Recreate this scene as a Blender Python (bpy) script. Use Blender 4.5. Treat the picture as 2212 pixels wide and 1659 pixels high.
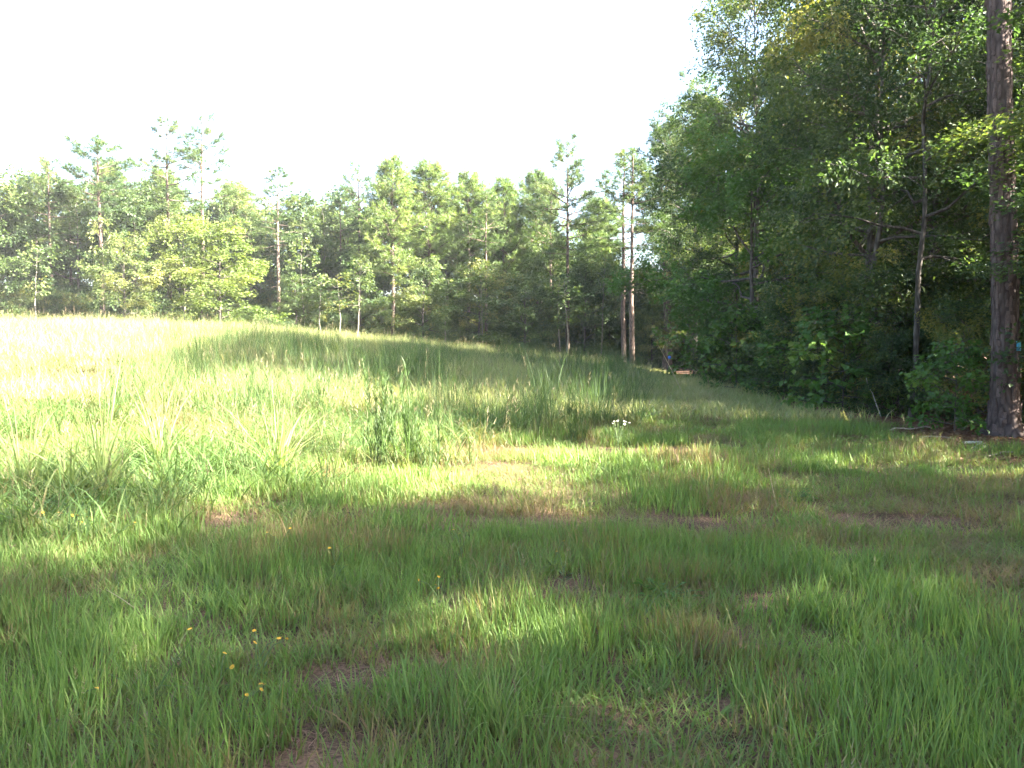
import bpy, math, random
import numpy as np
from mathutils import Vector, Matrix, Euler

R = math.radians
scene = bpy.context.scene
for o in list(bpy.data.objects):
    bpy.data.objects.remove(o)
COL = scene.collection

# ------------------------------------------------------------------ camera
CAM_H = 1.6
PITCH = R(-2.4)
FPX = 1790.0                       # focal length in pixels of a 2212 px wide picture
cam_d = bpy.data.cameras.new('camera')
cam = bpy.data.objects.new('camera', cam_d)
COL.objects.link(cam)
cam_d.sensor_width = 36.0
cam_d.lens = 36.0 * FPX / 2212.0
cam_d.clip_start = 0.05
cam_d.clip_end = 3000.0
cam.location = (0, 0, CAM_H)
cam.rotation_euler = (R(90) + PITCH, 0, 0)
scene.camera = cam

# ------------------------------------------------------------------ sky, sun, exposure
SUN_AZ = R(108.0)                  # clockwise from +Y (the view direction): the sun stands to the right, a little behind
SUN_EL = R(33.0)
world = bpy.data.worlds.new('World')
scene.world = world
world.use_nodes = True
wn = world.node_tree
bg = wn.nodes['Background']
sky = wn.nodes.new('ShaderNodeTexSky')
sky.sky_type = 'NISHITA'
sky.sun_disc = False
sky.sun_elevation = SUN_EL
sky.sun_rotation = SUN_AZ
sky.air_density = 1.0
sky.dust_density = 3.0
sky.ozone_density = 1.0
wn.links.new(sky.outputs[0], bg.inputs[0])
bg.inputs[1].default_value = 0.052

sun_d = bpy.data.lights.new('sun', 'SUN')
sun_d.energy = 5.0
sun_d.angle = R(0.5)
sun_d.color = (1.0, 0.94, 0.82)
sun = bpy.data.objects.new('sun', sun_d)
COL.objects.link(sun)
sdir = Vector((math.sin(SUN_AZ) * math.cos(SUN_EL), math.cos(SUN_AZ) * math.cos(SUN_EL), math.sin(SUN_EL)))
sun.rotation_euler = sdir.to_track_quat('Z', 'Y').to_euler()
sun.location = sdir * 60

scene.view_settings.view_transform = 'Standard'
scene.view_settings.look = 'None'
scene.view_settings.gamma = 1.0
scene.view_settings.use_curve_mapping = False
scene.view_settings.exposure = 4.07

cy = scene.cycles
cy.max_bounces = 5
cy.diffuse_bounces = 3
cy.glossy_bounces = 2
cy.transmission_bounces = 4
cy.transparent_max_bounces = 4
cy.caustics_reflective = False
cy.caustics_refractive = False
cy.use_denoising = True
cy.use_adaptive_sampling = True
cy.adaptive_threshold = 0.02

# ------------------------------------------------------------------ numeric helpers
def sstep(t):
    t = np.clip(t, 0.0, 1.0)
    return t * t * (3 - 2 * t)

def _hash(ix, iy, seed):
    n = (ix.astype(np.int64) * 374761393 + iy.astype(np.int64) * 668265263 + seed * 974711) & 0x7fffffff
    n = ((n ^ (n >> 13)) * 1274126177) & 0x7fffffff
    n = (n ^ (n >> 16)) & 0xffff
    return n / 65535.0

def vnoise(x, y, seed=0):
    x = np.asarray(x, float); y = np.asarray(y, float)
    ix = np.floor(x); iy = np.floor(y)
    fx = sstep(x - ix); fy = sstep(y - iy)
    a = _hash(ix, iy, seed); b = _hash(ix + 1, iy, seed)
    c = _hash(ix, iy + 1, seed); d = _hash(ix + 1, iy + 1, seed)
    return (a * (1 - fx) + b * fx) * (1 - fy) + (c * (1 - fx) + d * fx) * fy

def fbm(x, y, seed=0, octaves=3):
    s = 0; a = 0.5; t = 0
    for k in range(octaves):
        s = s + a * vnoise(np.asarray(x) * 2 ** k, np.asarray(y) * 2 ** k, seed + k * 17)
        t += a; a *= 0.5
    return s / t

def ground_z(x, y):
    """the field: flat round the camera, rising to a low crest on the left and far side"""
    x = np.asarray(x, float); y = np.asarray(y, float)
    side = sstep((14 - x) / 36.0)
    run = sstep((y - 4) / 44.0)
    fall = np.clip((y - 50) / 60.0, 0, 1)
    z = 2.75 * side * run * (1 - 0.25 * sstep(fall))
    z = z + 0.05 * (fbm(x * 0.5, y * 0.5, 3) - 0.5) + 0.16 * (fbm(x * 0.13, y * 0.13, 9) - 0.5) * sstep((y - 3) / 10)
    z = z + 0.25 * sstep((x - 8.6) / 6.0)
    return z

def gz(x, y):
    return float(ground_z(x, y))

cp, sp = math.cos(PITCH), math.sin(PITCH)
def at(px, py, depth):
    """the point that lies DEPTH metres ahead on the line of sight of a point of the photograph"""
    u = (px - 1106.0) / FPX; v = (829.5 - py) / FPX
    d = np.array([u, cp - v * sp, sp + v * cp])
    return np.array([0, 0, CAM_H]) + d * (depth / d[1])

def ground_at(px, py):
    """where the line of sight meets the ground"""
    lo = None
    for dep in np.arange(2.5, 90, 0.05):
        p = at(px, py, dep)
        if p[2] <= gz(p[0], p[1]):
            return p
    return at(px, py, 60)

# ------------------------------------------------------------------ mesh helpers
class Geo:
    def __init__(s):
        s.V = []; s.F = []; s.A = {}; s.n = 0; s.M = []
    def add(s, V, F, mat=0, **attrs):
        V = np.asarray(V, float).reshape(-1, 3); F = np.asarray(F, np.int64)
        s.V.append(V); s.F.append(F + s.n)
        s.M.append(np.full(len(F), mat, np.int32))
        for k in set(list(attrs) + list(s.A)):
            if k not in s.A:
                s.A[k] = [np.zeros(s.n)] if s.n else []
            v = attrs.get(k, 0.0)
            s.A[k].append(np.broadcast_to(np.asarray(v, float), (len(V),)).copy())
        s.n += len(V)
    def merge(s, g, mat=None):
        off = 0
        for i, V in enumerate(g.V):
            at_ = {k: g.A[k][i] for k in g.A if len(g.A[k]) == len(g.V)}
            s.add(V, g.F[i] - off, mat if mat is not None else int(g.M[i][0]) if len(g.M[i]) else 0, **at_)
            off += len(V)
    def mesh(s, name, mats, smooth=True):
        me = bpy.data.meshes.new(name)
        V = np.concatenate(s.V) if s.V else np.zeros((0, 3))
        counts = np.concatenate([np.full(len(F), F.shape[1]) for F in s.F]) if s.F else np.zeros(0, int)
        loops = np.concatenate([F.reshape(-1) for F in s.F]) if s.F else np.zeros(0, int)
        me.vertices.add(len(V)); me.vertices.foreach_set('co', V.reshape(-1).astype(np.float32))
        me.loops.add(len(loops)); me.loops.foreach_set('vertex_index', loops.astype(np.int32))
        me.polygons.add(len(counts))
        starts = np.concatenate([[0], np.cumsum(counts)[:-1]]) if len(counts) else np.zeros(0)
        me.polygons.foreach_set('loop_start', starts.astype(np.int32))
        me.polygons.foreach_set('material_index', np.concatenate(s.M).astype(np.int32))
        me.polygons.foreach_set('use_smooth', np.full(len(counts), smooth, bool))
        for k, L in s.A.items():
            a = me.attributes.new(k, 'FLOAT', 'POINT')
            a.data.foreach_set('value', np.concatenate(L).astype(np.float32))
        for m in mats:
            me.materials.append(m)
        me.update(calc_edges=True)
        return me

def unit(v):
    v = np.asarray(v, float)
    return v / (np.linalg.norm(v, axis=-1, keepdims=True) + 1e-9)

def tube(path, rad, sides=6, cap=False):
    path = np.asarray(path, float); n = len(path)
    rad = np.broadcast_to(np.asarray(rad, float), (n,))
    tan = unit(np.gradient(path, axis=0))
    ref = np.array([0.0, 0, 1.0]) if abs(unit(path[-1] - path[0])[2]) < 0.8 else np.array([1.0, 0, 0])
    a = unit(np.cross(tan, ref)); b = np.cross(tan, a)
    th = np.arange(sides) * 2 * np.pi / sides
    V = path[:, None, :] + rad[:, None, None] * (np.cos(th)[None, :, None] * a[:, None, :] + np.sin(th)[None, :, None] * b[:, None, :])
    i = np.arange(n - 1)[:, None] * sides; j = np.arange(sides)[None, :]; k = (np.arange(sides) + 1) % sides
    F = np.stack([i + j, i + k[None, :], i + sides + k[None, :], i + sides + j], -1).reshape(-1, 4)
    return V.reshape(-1, 3), F

def link(o, parent=None):
    COL.objects.link(o)
    if parent is not None:
        o.parent = parent
    return o

def mesh_obj(name, me, parent=None, loc=(0, 0, 0), rot=(0, 0, 0), scl=(1, 1, 1)):
    o = bpy.data.objects.new(name, me)
    o.location = loc; o.rotation_euler = rot; o.scale = scl
    return link(o, parent)

def empty(name, loc, rot=(0, 0, 0), scl=(1, 1, 1)):
    o = bpy.data.objects.new(name, None)
    o.empty_display_size = 0.2
    o.location = loc; o.rotation_euler = rot; o.scale = scl
    return link(o)

def tag(o, label=None, cat=None, group=None, kind=None):
    if label: o['label'] = label
    if cat: o['category'] = cat
    if group: o['group'] = group
    if kind: o['kind'] = kind
    return o

# ------------------------------------------------------------------ materials
def new_mat(name):
    m = bpy.data.materials.new(name); m.use_nodes = True
    nt = m.node_tree
    for n in list(nt.nodes): nt.nodes.remove(n)
    out = nt.nodes.new('ShaderNodeOutputMaterial')
    return m, nt, out

def N(nt, t, **kw):
    n = nt.nodes.new(t)
    for k, v in kw.items(): setattr(n, k, v)
    return n

def ramp(nt, stops, fac):
    r = N(nt, 'ShaderNodeValToRGB')
    e = r.color_ramp.elements
    while len(e) < len(stops): e.new(0.5)
    for i, (p, c) in enumerate(stops):
        e[i].position = p; e[i].color = (*c, 1)
    nt.links.new(fac, r.inputs[0])
    return r.outputs[0]

def math_node(nt, op, a, b=None, c=None, clamp=False):
    n = N(nt, 'ShaderNodeMath', operation=op, use_clamp=clamp)
    for i, v in enumerate((a, b, c)):
        if v is None: continue
        if isinstance(v, (int, float)): n.inputs[i].default_value = v
        else: nt.links.new(v, n.inputs[i])
    return n.outputs[0]

def leaf_material(name, stops, transl=0.35, tgain=1.5, rand=0.35, spec=0.25, rough=0.5):
    m, nt, out = new_mat(name)
    a = N(nt, 'ShaderNodeAttribute', attribute_name='tint')
    oi = N(nt, 'ShaderNodeObjectInfo')
    f = math_node(nt, 'SUBTRACT', oi.outputs['Random'], 0.5)
    f = math_node(nt, 'MULTIPLY', f, rand)
    f = math_node(nt, 'ADD', a.outputs['Fac'], f, clamp=True)
    col = ramp(nt, stops, f)
    p = N(nt, 'ShaderNodeBsdfPrincipled')
    nt.links.new(col, p.inputs['Base Color'])
    p.inputs['Roughness'].default_value = rough
    p.inputs['Specular IOR Level'].default_value = spec
    t = N(nt, 'ShaderNodeBsdfTranslucent')
    mul = N(nt, 'ShaderNodeMix', data_type='RGBA', blend_type='MULTIPLY')
    mul.inputs['Factor'].default_value = 1.0
    nt.links.new(col, mul.inputs['A'])
    mul.inputs['B'].default_value = (1.15 * tgain, 1.2 * tgain, 0.55 * tgain, 1)
    nt.links.new(mul.outputs['Result'], t.inputs['Color'])
    mx = N(nt, 'ShaderNodeMixShader'); mx.inputs[0].default_value = transl
    nt.links.new(p.outputs[0], mx.inputs[1]); nt.links.new(t.outputs[0], mx.inputs[2])
    nt.links.new(mx.outputs[0], out.inputs[0])
    return m

def bark_material(name, dark, light, scale=6.0, stretch=0.25, bump=0.6, rand=0.3):
    m, nt, out = new_mat(name)
    tc = N(nt, 'ShaderNodeTexCoord')
    mp = N(nt, 'ShaderNodeMapping'); mp.inputs['Scale'].default_value = (1, 1, stretch)
    nt.links.new(tc.outputs['Object'], mp.inputs[0])
    no = N(nt, 'ShaderNodeTexNoise'); no.inputs['Scale'].default_value = scale * 2; no.inputs['Detail'].default_value = 5
    vo = N(nt, 'ShaderNodeTexVoronoi', feature='DISTANCE_TO_EDGE'); vo.inputs['Scale'].default_value = scale * 1.3
    nt.links.new(mp.outputs[0], no.inputs[0]); nt.links.new(mp.outputs[0], vo.inputs[0])
    oi = N(nt, 'ShaderNodeObjectInfo')
    v = math_node(nt, 'MULTIPLY', vo.outputs['Distance'], 2.5, clamp=True)
    f = math_node(nt, 'MULTIPLY', v, 0.45)
    f = math_node(nt, 'ADD', f, math_node(nt, 'MULTIPLY', no.outputs[0], 0.55))
    f = math_node(nt, 'ADD', f, math_node(nt, 'MULTIPLY', math_node(nt, 'SUBTRACT', oi.outputs['Random'], 0.5), rand), clamp=True)
    col = ramp(nt, [(0.2, dark), (0.75, light)], f)
    p = N(nt, 'ShaderNodeBsdfPrincipled'); p.inputs['Roughness'].default_value = 0.9
    p.inputs['Specular IOR Level'].default_value = 0.15
    nt.links.new(col, p.inputs['Base Color'])
    b = N(nt, 'ShaderNodeBump'); b.inputs['Strength'].default_value = bump; b.inputs['Distance'].default_value = 0.03
    nt.links.new(f, b.inputs['Height']); nt.links.new(b.outputs[0], p.inputs['Normal'])
    nt.links.new(p.outputs[0], out.inputs[0])
    return m

def grass_material(name, stops, base=(0.13, 0.10, 0.05), transl=0.4, base_amt=0.8):
    """colour along the blade: straw-brown at the foot, the clump's own green above"""
    m, nt, out = new_mat(name)
    inst = N(nt, 'ShaderNodeAttribute', attribute_name='tint', attribute_type='INSTANCER')
    bt = N(nt, 'ShaderNodeAttribute', attribute_name='bt')
    ht = N(nt, 'ShaderNodeAttribute', attribute_name='ht')
    geo = N(nt, 'ShaderNodeNewGeometry')
    n1 = N(nt, 'ShaderNodeTexNoise'); n1.inputs['Scale'].default_value = 0.7; n1.inputs['Detail'].default_value = 2
    n2 = N(nt, 'ShaderNodeTexNoise'); n2.inputs['Scale'].default_value = 3.5; n2.inputs['Detail'].default_value = 1
    nt.links.new(geo.outputs['Position'], n1.inputs[0]); nt.links.new(geo.outputs['Position'], n2.inputs[0])
    f = math_node(nt, 'ADD', inst.outputs['Fac'], math_node(nt, 'MULTIPLY', math_node(nt, 'SUBTRACT', bt.outputs['Fac'], 0.5), 0.5))
    f = math_node(nt, 'ADD', f, math_node(nt, 'MULTIPLY', math_node(nt, 'SUBTRACT', n1.outputs[0], 0.5), 1.5))
    f = math_node(nt, 'ADD', f, math_node(nt, 'MULTIPLY', math_node(nt, 'SUBTRACT', n2.outputs[0], 0.5), 0.7), clamp=True)
    col = ramp(nt, stops, f)
    mx = N(nt, 'ShaderNodeMix', data_type='RGBA')
    k = math_node(nt, 'MULTIPLY', math_node(nt, 'SUBTRACT', 1.0, math_node(nt, 'MULTIPLY', ht.outputs['Fac'], 3.0), clamp=True), base_amt)
    nt.links.new(k, mx.inputs['Factor']); nt.links.new(col, mx.inputs['A']); mx.inputs['B'].default_value = (*base, 1)
    p = N(nt, 'ShaderNodeBsdfPrincipled'); p.inputs['Roughness'].default_value = 0.55
    p.inputs['Specular IOR Level'].default_value = 0.2
    nt.links.new(mx.outputs['Result'], p.inputs['Base Color'])
    t = N(nt, 'ShaderNodeBsdfTranslucent')
    mu = N(nt, 'ShaderNodeMix', data_type='RGBA', blend_type='MULTIPLY'); mu.inputs['Factor'].default_value = 1
    nt.links.new(mx.outputs['Result'], mu.inputs['A']); mu.inputs['B'].default_value = (1.5, 1.5, 0.8, 1)
    nt.links.new(mu.outputs['Result'], t.inputs['Color'])
    ms = N(nt, 'ShaderNodeMixShader'); ms.inputs[0].default_value = transl
    nt.links.new(p.outputs[0], ms.inputs[1]); nt.links.new(t.outputs[0], ms.inputs[2])
    nt.links.new(ms.outputs[0], out.inputs[0])
    return m

def plain(name, col, rough=0.7, spec=0.3, var=0.15, scale=30):
    m, nt, out = new_mat(name)
    tc = N(nt, 'ShaderNodeTexCoord'); no = N(nt, 'ShaderNodeTexNoise')
    no.inputs['Scale'].default_value = scale; no.inputs['Detail'].default_value = 4
    nt.links.new(tc.outputs['Object'], no.inputs[0])
    c = ramp(nt, [(0.3, tuple(x * (1 - var) for x in col)), (0.7, tuple(min(1, x * (1 + var)) for x in col))], no.outputs[0])
    p = N(nt, 'ShaderNodeBsdfPrincipled'); p.inputs['Roughness'].default_value = rough
    p.inputs['Specular IOR Level'].default_value = spec
    nt.links.new(c, p.inputs['Base Color']); nt.links.new(p.outputs[0], out.inputs[0])
    return m

def ground_material():
    m, nt, out = new_mat('field_soil')
    tc = N(nt, 'ShaderNodeTexCoord')
    sep = N(nt, 'ShaderNodeSeparateXYZ'); nt.links.new(tc.outputs['Object'], sep.inputs[0])
    n1 = N(nt, 'ShaderNodeTexNoise'); n1.inputs['Scale'].default_value = 0.9; n1.inputs['Detail'].default_value = 6
    n2 = N(nt, 'ShaderNodeTexNoise'); n2.inputs['Scale'].default_value = 45; n2.inputs['Detail'].default_value = 5
    nt.links.new(tc.outputs['Object'], n1.inputs[0]); nt.links.new(tc.outputs['Object'], n2.inputs[0])
    f = math_node(nt, 'ADD', math_node(nt, 'MULTIPLY', n1.outputs[0], 0.5), math_node(nt, 'MULTIPLY', n2.outputs[0], 0.5))
    soil = ramp(nt, [(0.34, (0.022, 0.015, 0.010)), (0.47, (0.075, 0.048, 0.030)), (0.56, (0.15, 0.095, 0.06)), (0.66, (0.07, 0.055, 0.03))], f)
    straw = ramp(nt, [(0.35, (0.055, 0.032, 0.022)), (0.55, (0.13, 0.075, 0.05)), (0.68, (0.22, 0.14, 0.10))], f)
    edge = math_node(nt, 'ADD', sep.outputs[0], math_node(nt, 'MULTIPLY', n1.outputs[0], 3.0))
    k = math_node(nt, 'MULTIPLY', math_node(nt, 'SUBTRACT', edge, 8.6), 0.8, clamp=True)
    mx = N(nt, 'ShaderNodeMix', data_type='RGBA')
    nt.links.new(k, mx.inputs['Factor']); nt.links.new(soil, mx.inputs['A']); nt.links.new(straw, mx.inputs['B'])
    p = N(nt, 'ShaderNodeBsdfPrincipled'); p.inputs['Roughness'].default_value = 0.95
    p.inputs['Specular IOR Level'].default_value = 0.1
    nt.links.new(mx.outputs['Result'], p.inputs['Base Color'])
    b = N(nt, 'ShaderNodeBump'); b.inputs['Strength'].default_value = 0.7; b.inputs['Distance'].default_value = 0.03
    nt.links.new(f, b.inputs['Height']); nt.links.new(b.outputs[0], p.inputs['Normal'])
    nt.links.new(p.outputs[0], out.inputs[0])
    return m

M = {}
M['oak_leaf'] = leaf_material('oak_leaf', [(0.0, (0.026, 0.050, 0.020)), (0.40, (0.050, 0.084, 0.030)), (0.75, (0.100, 0.130, 0.040)), (1.0, (0.19, 0.18, 0.055))], transl=0.42)
M['maple_leaf'] = leaf_material('maple_leaf', [(0.0, (0.045, 0.10, 0.022)), (0.5, (0.07, 0.145, 0.030)), (0.9, (0.12, 0.18, 0.04)), (1.0, (0.20, 0.17, 0.04))])
M['far_leaf'] = leaf_material('far_leaf', [(0.0, (0.040, 0.068, 0.030)), (0.4, (0.075, 0.112, 0.042)), (0.75, (0.125, 0.155, 0.052)), (1.0, (0.19, 0.19, 0.065))], rand=0.5, transl=0.35)
M['gold_leaf'] = leaf_material('gold_leaf', [(0.0, (0.08, 0.12, 0.035)), (0.6, (0.15, 0.185, 0.05)), (1.0, (0.23, 0.23, 0.07))])
M['needle'] = leaf_material('needle', [(0.0, (0.035, 0.065, 0.026)), (0.5, (0.065, 0.105, 0.036)), (1.0, (0.12, 0.15, 0.05))], transl=0.25, rand=0.4)
M['young_needle'] = leaf_material('young_needle', [(0.0, (0.07, 0.115, 0.040)), (0.5, (0.105, 0.155, 0.050)), (1.0, (0.16, 0.20, 0.06))], transl=0.3, rand=0.3)
M['pine_bark'] = bark_material('pine_bark', (0.045, 0.032, 0.026), (0.19, 0.14, 0.115), 5.0, 0.3)
M['grey_bark'] = bark_material('grey_bark', (0.045, 0.038, 0.032), (0.15, 0.13, 0.115), 8.0, 0.3, bump=0.4)
M['pale_bark'] = bark_material('pale_bark', (0.09, 0.08, 0.065), (0.26, 0.24, 0.20), 8.0, 0.3, bump=0.3)
M['soil'] = ground_material()

# ------------------------------------------------------------------ ground
def build_ground():
    def axis(lo, hi, fine_lo, fine_hi, step, grow=1.16):
        v = list(np.arange(fine_lo, fine_hi + 1e-6, step))
        s = step
        while v[-1] < hi: s *= grow; v.append(v[-1] + s)
        s = step
        while v[0] > lo: s *= grow; v.insert(0, v[0] - s)
        return np.array(v)
    xs = axis(-600, 600, -16, 14, 0.3); ys = axis(-120, 900, -2, 30, 0.3)
    X, Y = np.meshgrid(xs, ys, indexing='ij')
    Z = ground_z(X, Y) - 0.0
    V = np.stack([X, Y, Z], -1).reshape(-1, 3)
    ny = len(ys); i = np.arange(len(xs) - 1)[:, None]; j = np.arange(ny - 1)[None, :]
    a = i * ny + j
    F = np.stack([a, a + ny, a + ny + 1, a + 1], -1).reshape(-1, 4)
    g = Geo(); g.add(V, F)
    o = mesh_obj('ground', g.mesh('ground', [M['soil']]))
    tag(o, kind='structure')
build_ground()

# ------------------------------------------------------------------ scattering by geometry nodes
def source(name, me):
    return bpy.data.objects.new(name, me)          # never linked: only its geometry is used

def scatter(name, sources, P, rot, scl, idx, tint):
    P = np.asarray(P, np.float32); n = len(P)
    me = bpy.data.meshes.new(name)
    me.vertices.add(n); me.vertices.foreach_set('co', P.reshape(-1))
    for nm, arr in (('rot', rot), ('scl', scl)):
        a = me.attributes.new(nm, 'FLOAT_VECTOR', 'POINT')
        a.data.foreach_set('vector', np.asarray(arr, np.float32).reshape(-1))
    a = me.attributes.new('idx', 'INT', 'POINT'); a.data.foreach_set('value', np.asarray(idx, np.int32))
    a = me.attributes.new('tint', 'FLOAT', 'POINT'); a.data.foreach_set('value', np.asarray(tint, np.float32))
    o = mesh_obj(name, me)
    ng = bpy.data.node_groups.new(name, 'GeometryNodeTree')
    ng.interface.new_socket('Geometry', in_out='INPUT', socket_type='NodeSocketGeometry')
    ng.interface.new_socket('Geometry', in_out='OUTPUT', socket_type='NodeSocketGeometry')
    gi = ng.nodes.new('NodeGroupInput'); go = ng.nodes.new('NodeGroupOutput')
    def named(nm, t):
        q = ng.nodes.new('GeometryNodeInputNamedAttribute'); q.data_type = t
        q.inputs['Name'].default_value = nm
        return [s for s in q.outputs if s.enabled and s.name == 'Attribute'][0]
    ra, sa, ia = named('rot', 'FLOAT_VECTOR'), named('scl', 'FLOAT_VECTOR'), named('idx', 'INT')
    join = ng.nodes.new('GeometryNodeJoinGeometry')
    for k, so in enumerate(sources):
        oi = ng.nodes.new('GeometryNodeObjectInfo'); oi.inputs['Object'].default_value = so
        oi.inputs['As Instance'].default_value = False
        cmpn = ng.nodes.new('FunctionNodeCompare'); cmpn.data_type = 'INT'; cmpn.operation = 'EQUAL'
        ci = [s for s in cmpn.inputs if s.enabled]
        ng.links.new(ia, ci[0]); ci[1].default_value = k
        ip = ng.nodes.new('GeometryNodeInstanceOnPoints')
        ng.links.new(gi.outputs[0], ip.inputs['Points'])
        ng.links.new(cmpn.outputs[0], ip.inputs['Selection'])
        ng.links.new(oi.outputs['Geometry'], ip.inputs['Instance'])
        ng.links.new(ra, ip.inputs['Rotation']); ng.links.new(sa, ip.inputs['Scale'])
        ng.links.new(ip.outputs[0], join.inputs[0])
    ng.links.new(join.outputs[0], go.inputs[0])
    md = o.modifiers.new('scatter', 'NODES'); md.node_group = ng
    return o

# ------------------------------------------------------------------ trees
def leaf_quads(base, d, nrm, ln, w, fold=0.18):
    """n folded leaves -> (n,4,3)"""
    d = unit(d); s = unit(np.cross(nrm, d)); nn = np.cross(d, s)
    mid = base + d * (ln * 0.45)[:, None] + nn * (w * fold)[:, None]
    return np.stack([base, mid + s * (w * 0.5)[:, None], base + d * ln[:, None] - nn * (ln * 0.08)[:, None], mid - s * (w * 0.5)[:, None]], 1)

def spray_template(rng, m, L, ll, lw, flat=0.55):
    t = rng.uniform(0.05, 1.0, m); side = np.where(rng.random(m) < 0.5, -1, 1)
    a = rng.uniform(R(25), R(80), m)
    base = np.stack([t * L, side * rng.uniform(0, 0.22 * L, m), rng.normal(0, 0.20 * L, m)], -1)
    d = np.stack([np.cos(a), side * np.sin(a), rng.normal(-0.3, 0.5, m)], -1)
    n = np.stack([rng.normal(0, flat, m), rng.normal(0, flat, m), np.ones(m)], -1)
    return leaf_quads(base, d, n, ll * rng.uniform(0.6, 1.25, m), lw * rng.uniform(0.7, 1.2, m))

def place(templ, P, X, roll, scl, tint, rng, g, mat=0, tj=0.12):
    """templ list of (m,k,3); P, X (n,3) frames"""
    n = len(P)
    X = unit(X); up = np.tile(np.array([0, 0, 1.0]), (n, 1)) + roll
    Y = unit(np.cross(up, X)); Z = np.cross(X, Y)
    Rm = np.stack([X, Y, Z], -1)                      # columns
    which = rng.integers(0, len(templ), n)
    for k, T in enumerate(templ):
        s = np.where(which == k)[0]
        if not len(s): continue
        m, kk, _ = T.shape
        V = np.einsum('nij,mkj->nmki', Rm[s], T) * scl[s][:, None, None, None] + P[s][:, None, None, :]
        V = V.reshape(-1, 3)
        nf = len(s) * m
        if kk == 4:
            b = (np.arange(nf) * 4)[:, None]
            F = np.concatenate([b + np.array([[0, 1, 2]]), b + np.array([[0, 2, 3]])])
        else:
            F = np.arange(nf * 3).reshape(-1, 3)
        tt = tint[s][:, None] + rng.normal(0, tj, (len(s), m))
        g.add(V, F, mat, tint=np.repeat(np.clip(tt, 0, 1).reshape(-1), kk))

def interp_path(path, s):
    n = len(path) - 1
    f = np.clip(s * n, 0, n - 1e-6); i = int(f)
    return path[i] + (path[i + 1] - path[i]) * (f - i)

def broadleaf(seed, H, base, Rc, tr, n_limb=20, leaf=(0.11, 0.075), lps=26, spray=0.55, density=1.0, wob=0.25, droop=0.12, stems=1, drop=0.12, lean=(0, 0), clump=0.22, fine=True):
    """trunk geometry and crown geometry of a broad-leaved tree"""
    rng = np.random.default_rng(seed)
    T, C = Geo(), Geo()
    SP, SX, ST = [], [], []
    for st in range(stems):
        n = 12
        z = np.linspace(0, 1, n) * H * 0.93
        w = np.cumsum(rng.normal(0, wob * H / 90, (n, 2)), 0); w[0] = 0
        off = rng.normal(0, 0.13 * stems ** 0.5, 2) * (stems > 1)
        ld = rng.normal(0, 0.14, 2) * (stems > 1) + np.array(lean)
        path = np.stack([off[0] + w[:, 0] + ld[0] * z, off[1] + w[:, 1] + ld[1] * z, z - 0.15], -1)
        rr = tr * (1 - np.linspace(0, 1, n) * 0.9) * (1.0 if stems == 1 else 0.6)
        rr[0] *= 1.35
        V, F = tube(path, rr, 8); T.add(V, F)
        nl = int(n_limb / stems ** 0.5)
        for i in range(nl):
            if rng.random() < drop: continue
            t = base + (0.99 - base) * ((i + 0.5 * rng.random()) / nl) ** 0.9
            q = (t - base) / (1 - base)
            prof = math.sqrt(max(0.02, 1 - ((q - 0.35) / 0.72) ** 2)) * (0.75 + 0.25 * min(1, q / 0.15))
            L = Rc * prof * rng.uniform(0.65, 1.15) + 0.25
            az = i * 2.399 + rng.normal(0, 0.4) + st * 1.7
            el = R(8 + 55 * q) + rng.normal(0, 0.2)
            d = np.array([math.cos(az) * math.cos(el), math.sin(az) * math.cos(el), math.sin(el)])
            s0 = interp_path(path, min(t / 0.93, 0.99))
            ss = np.linspace(0, 1, 6)
            lp = s0 + d * L * ss[:, None] + np.array([0, 0, -1]) * (droop * L * ss ** 2)[:, None] + np.cumsum(rng.normal(0, 0.03 * L, (6, 3)), 0) * (ss > 0)[:, None]
            r0 = max(0.012, tr * 0.42 * (1 - t) + 0.012 * L ** 0.5)
            V, F = tube(lp, r0 * (1 - 0.85 * ss), 5); T.add(V, F)
            ltint = rng.normal(0.45, clump)
            ns = int(3 + L * 1.7)
            for k in range(ns):
                s = 0.22 + 0.78 * (k + rng.random()) / ns
                p = interp_path(lp, min(s, 0.99))
                a2 = az + (1 if k % 2 else -1) * rng.uniform(R(25), R(75))
                e2 = rng.normal(0.18, 0.45)
                d2 = np.array([math.cos(a2) * math.cos(e2), math.sin(a2) * math.cos(e2), math.sin(e2)])
                L2 = L * 0.38 * rng.uniform(0.6, 1.2) * (1.15 - 0.5 * s) + 0.2
                s2 = np.linspace(0, 1, 3)
                p2 = p + d2 * L2 * s2[:, None] - np.array([0, 0, 1]) * (0.15 * L2 * s2 ** 2)[:, None]
                if fine:
                    V, F = tube(p2, (0.010 + 0.004 * L2) * (1 - 0.7 * s2), 3); T.add(V, F)
                m = max(1, int((1.5 + L2 * 3.2) * density))
                for j in range(m):
                    f = 0.15 + 0.85 * (j + rng.random()) / m
                    SP.append(interp_path(p2, min(f, 0.99)) + rng.normal(0, 0.06, 3))
                    a3 = a2 + rng.normal(0, 0.9)
                    SX.append((math.cos(a3), math.sin(a3), rng.normal(-0.15, 0.3)))
                    ST.append(ltint + rng.normal(0, 0.08))
    P = np.array(SP); X = np.array(SX); t = np.array(ST)
    templ = [spray_template(rng, lps, spray, *leaf) for _ in range(5)]
    place(templ, P, X, rng.normal(0, 0.25, (len(P), 3)), rng.uniform(0.6, 1.45, len(P)), t, rng, C)
    return T, C

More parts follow.
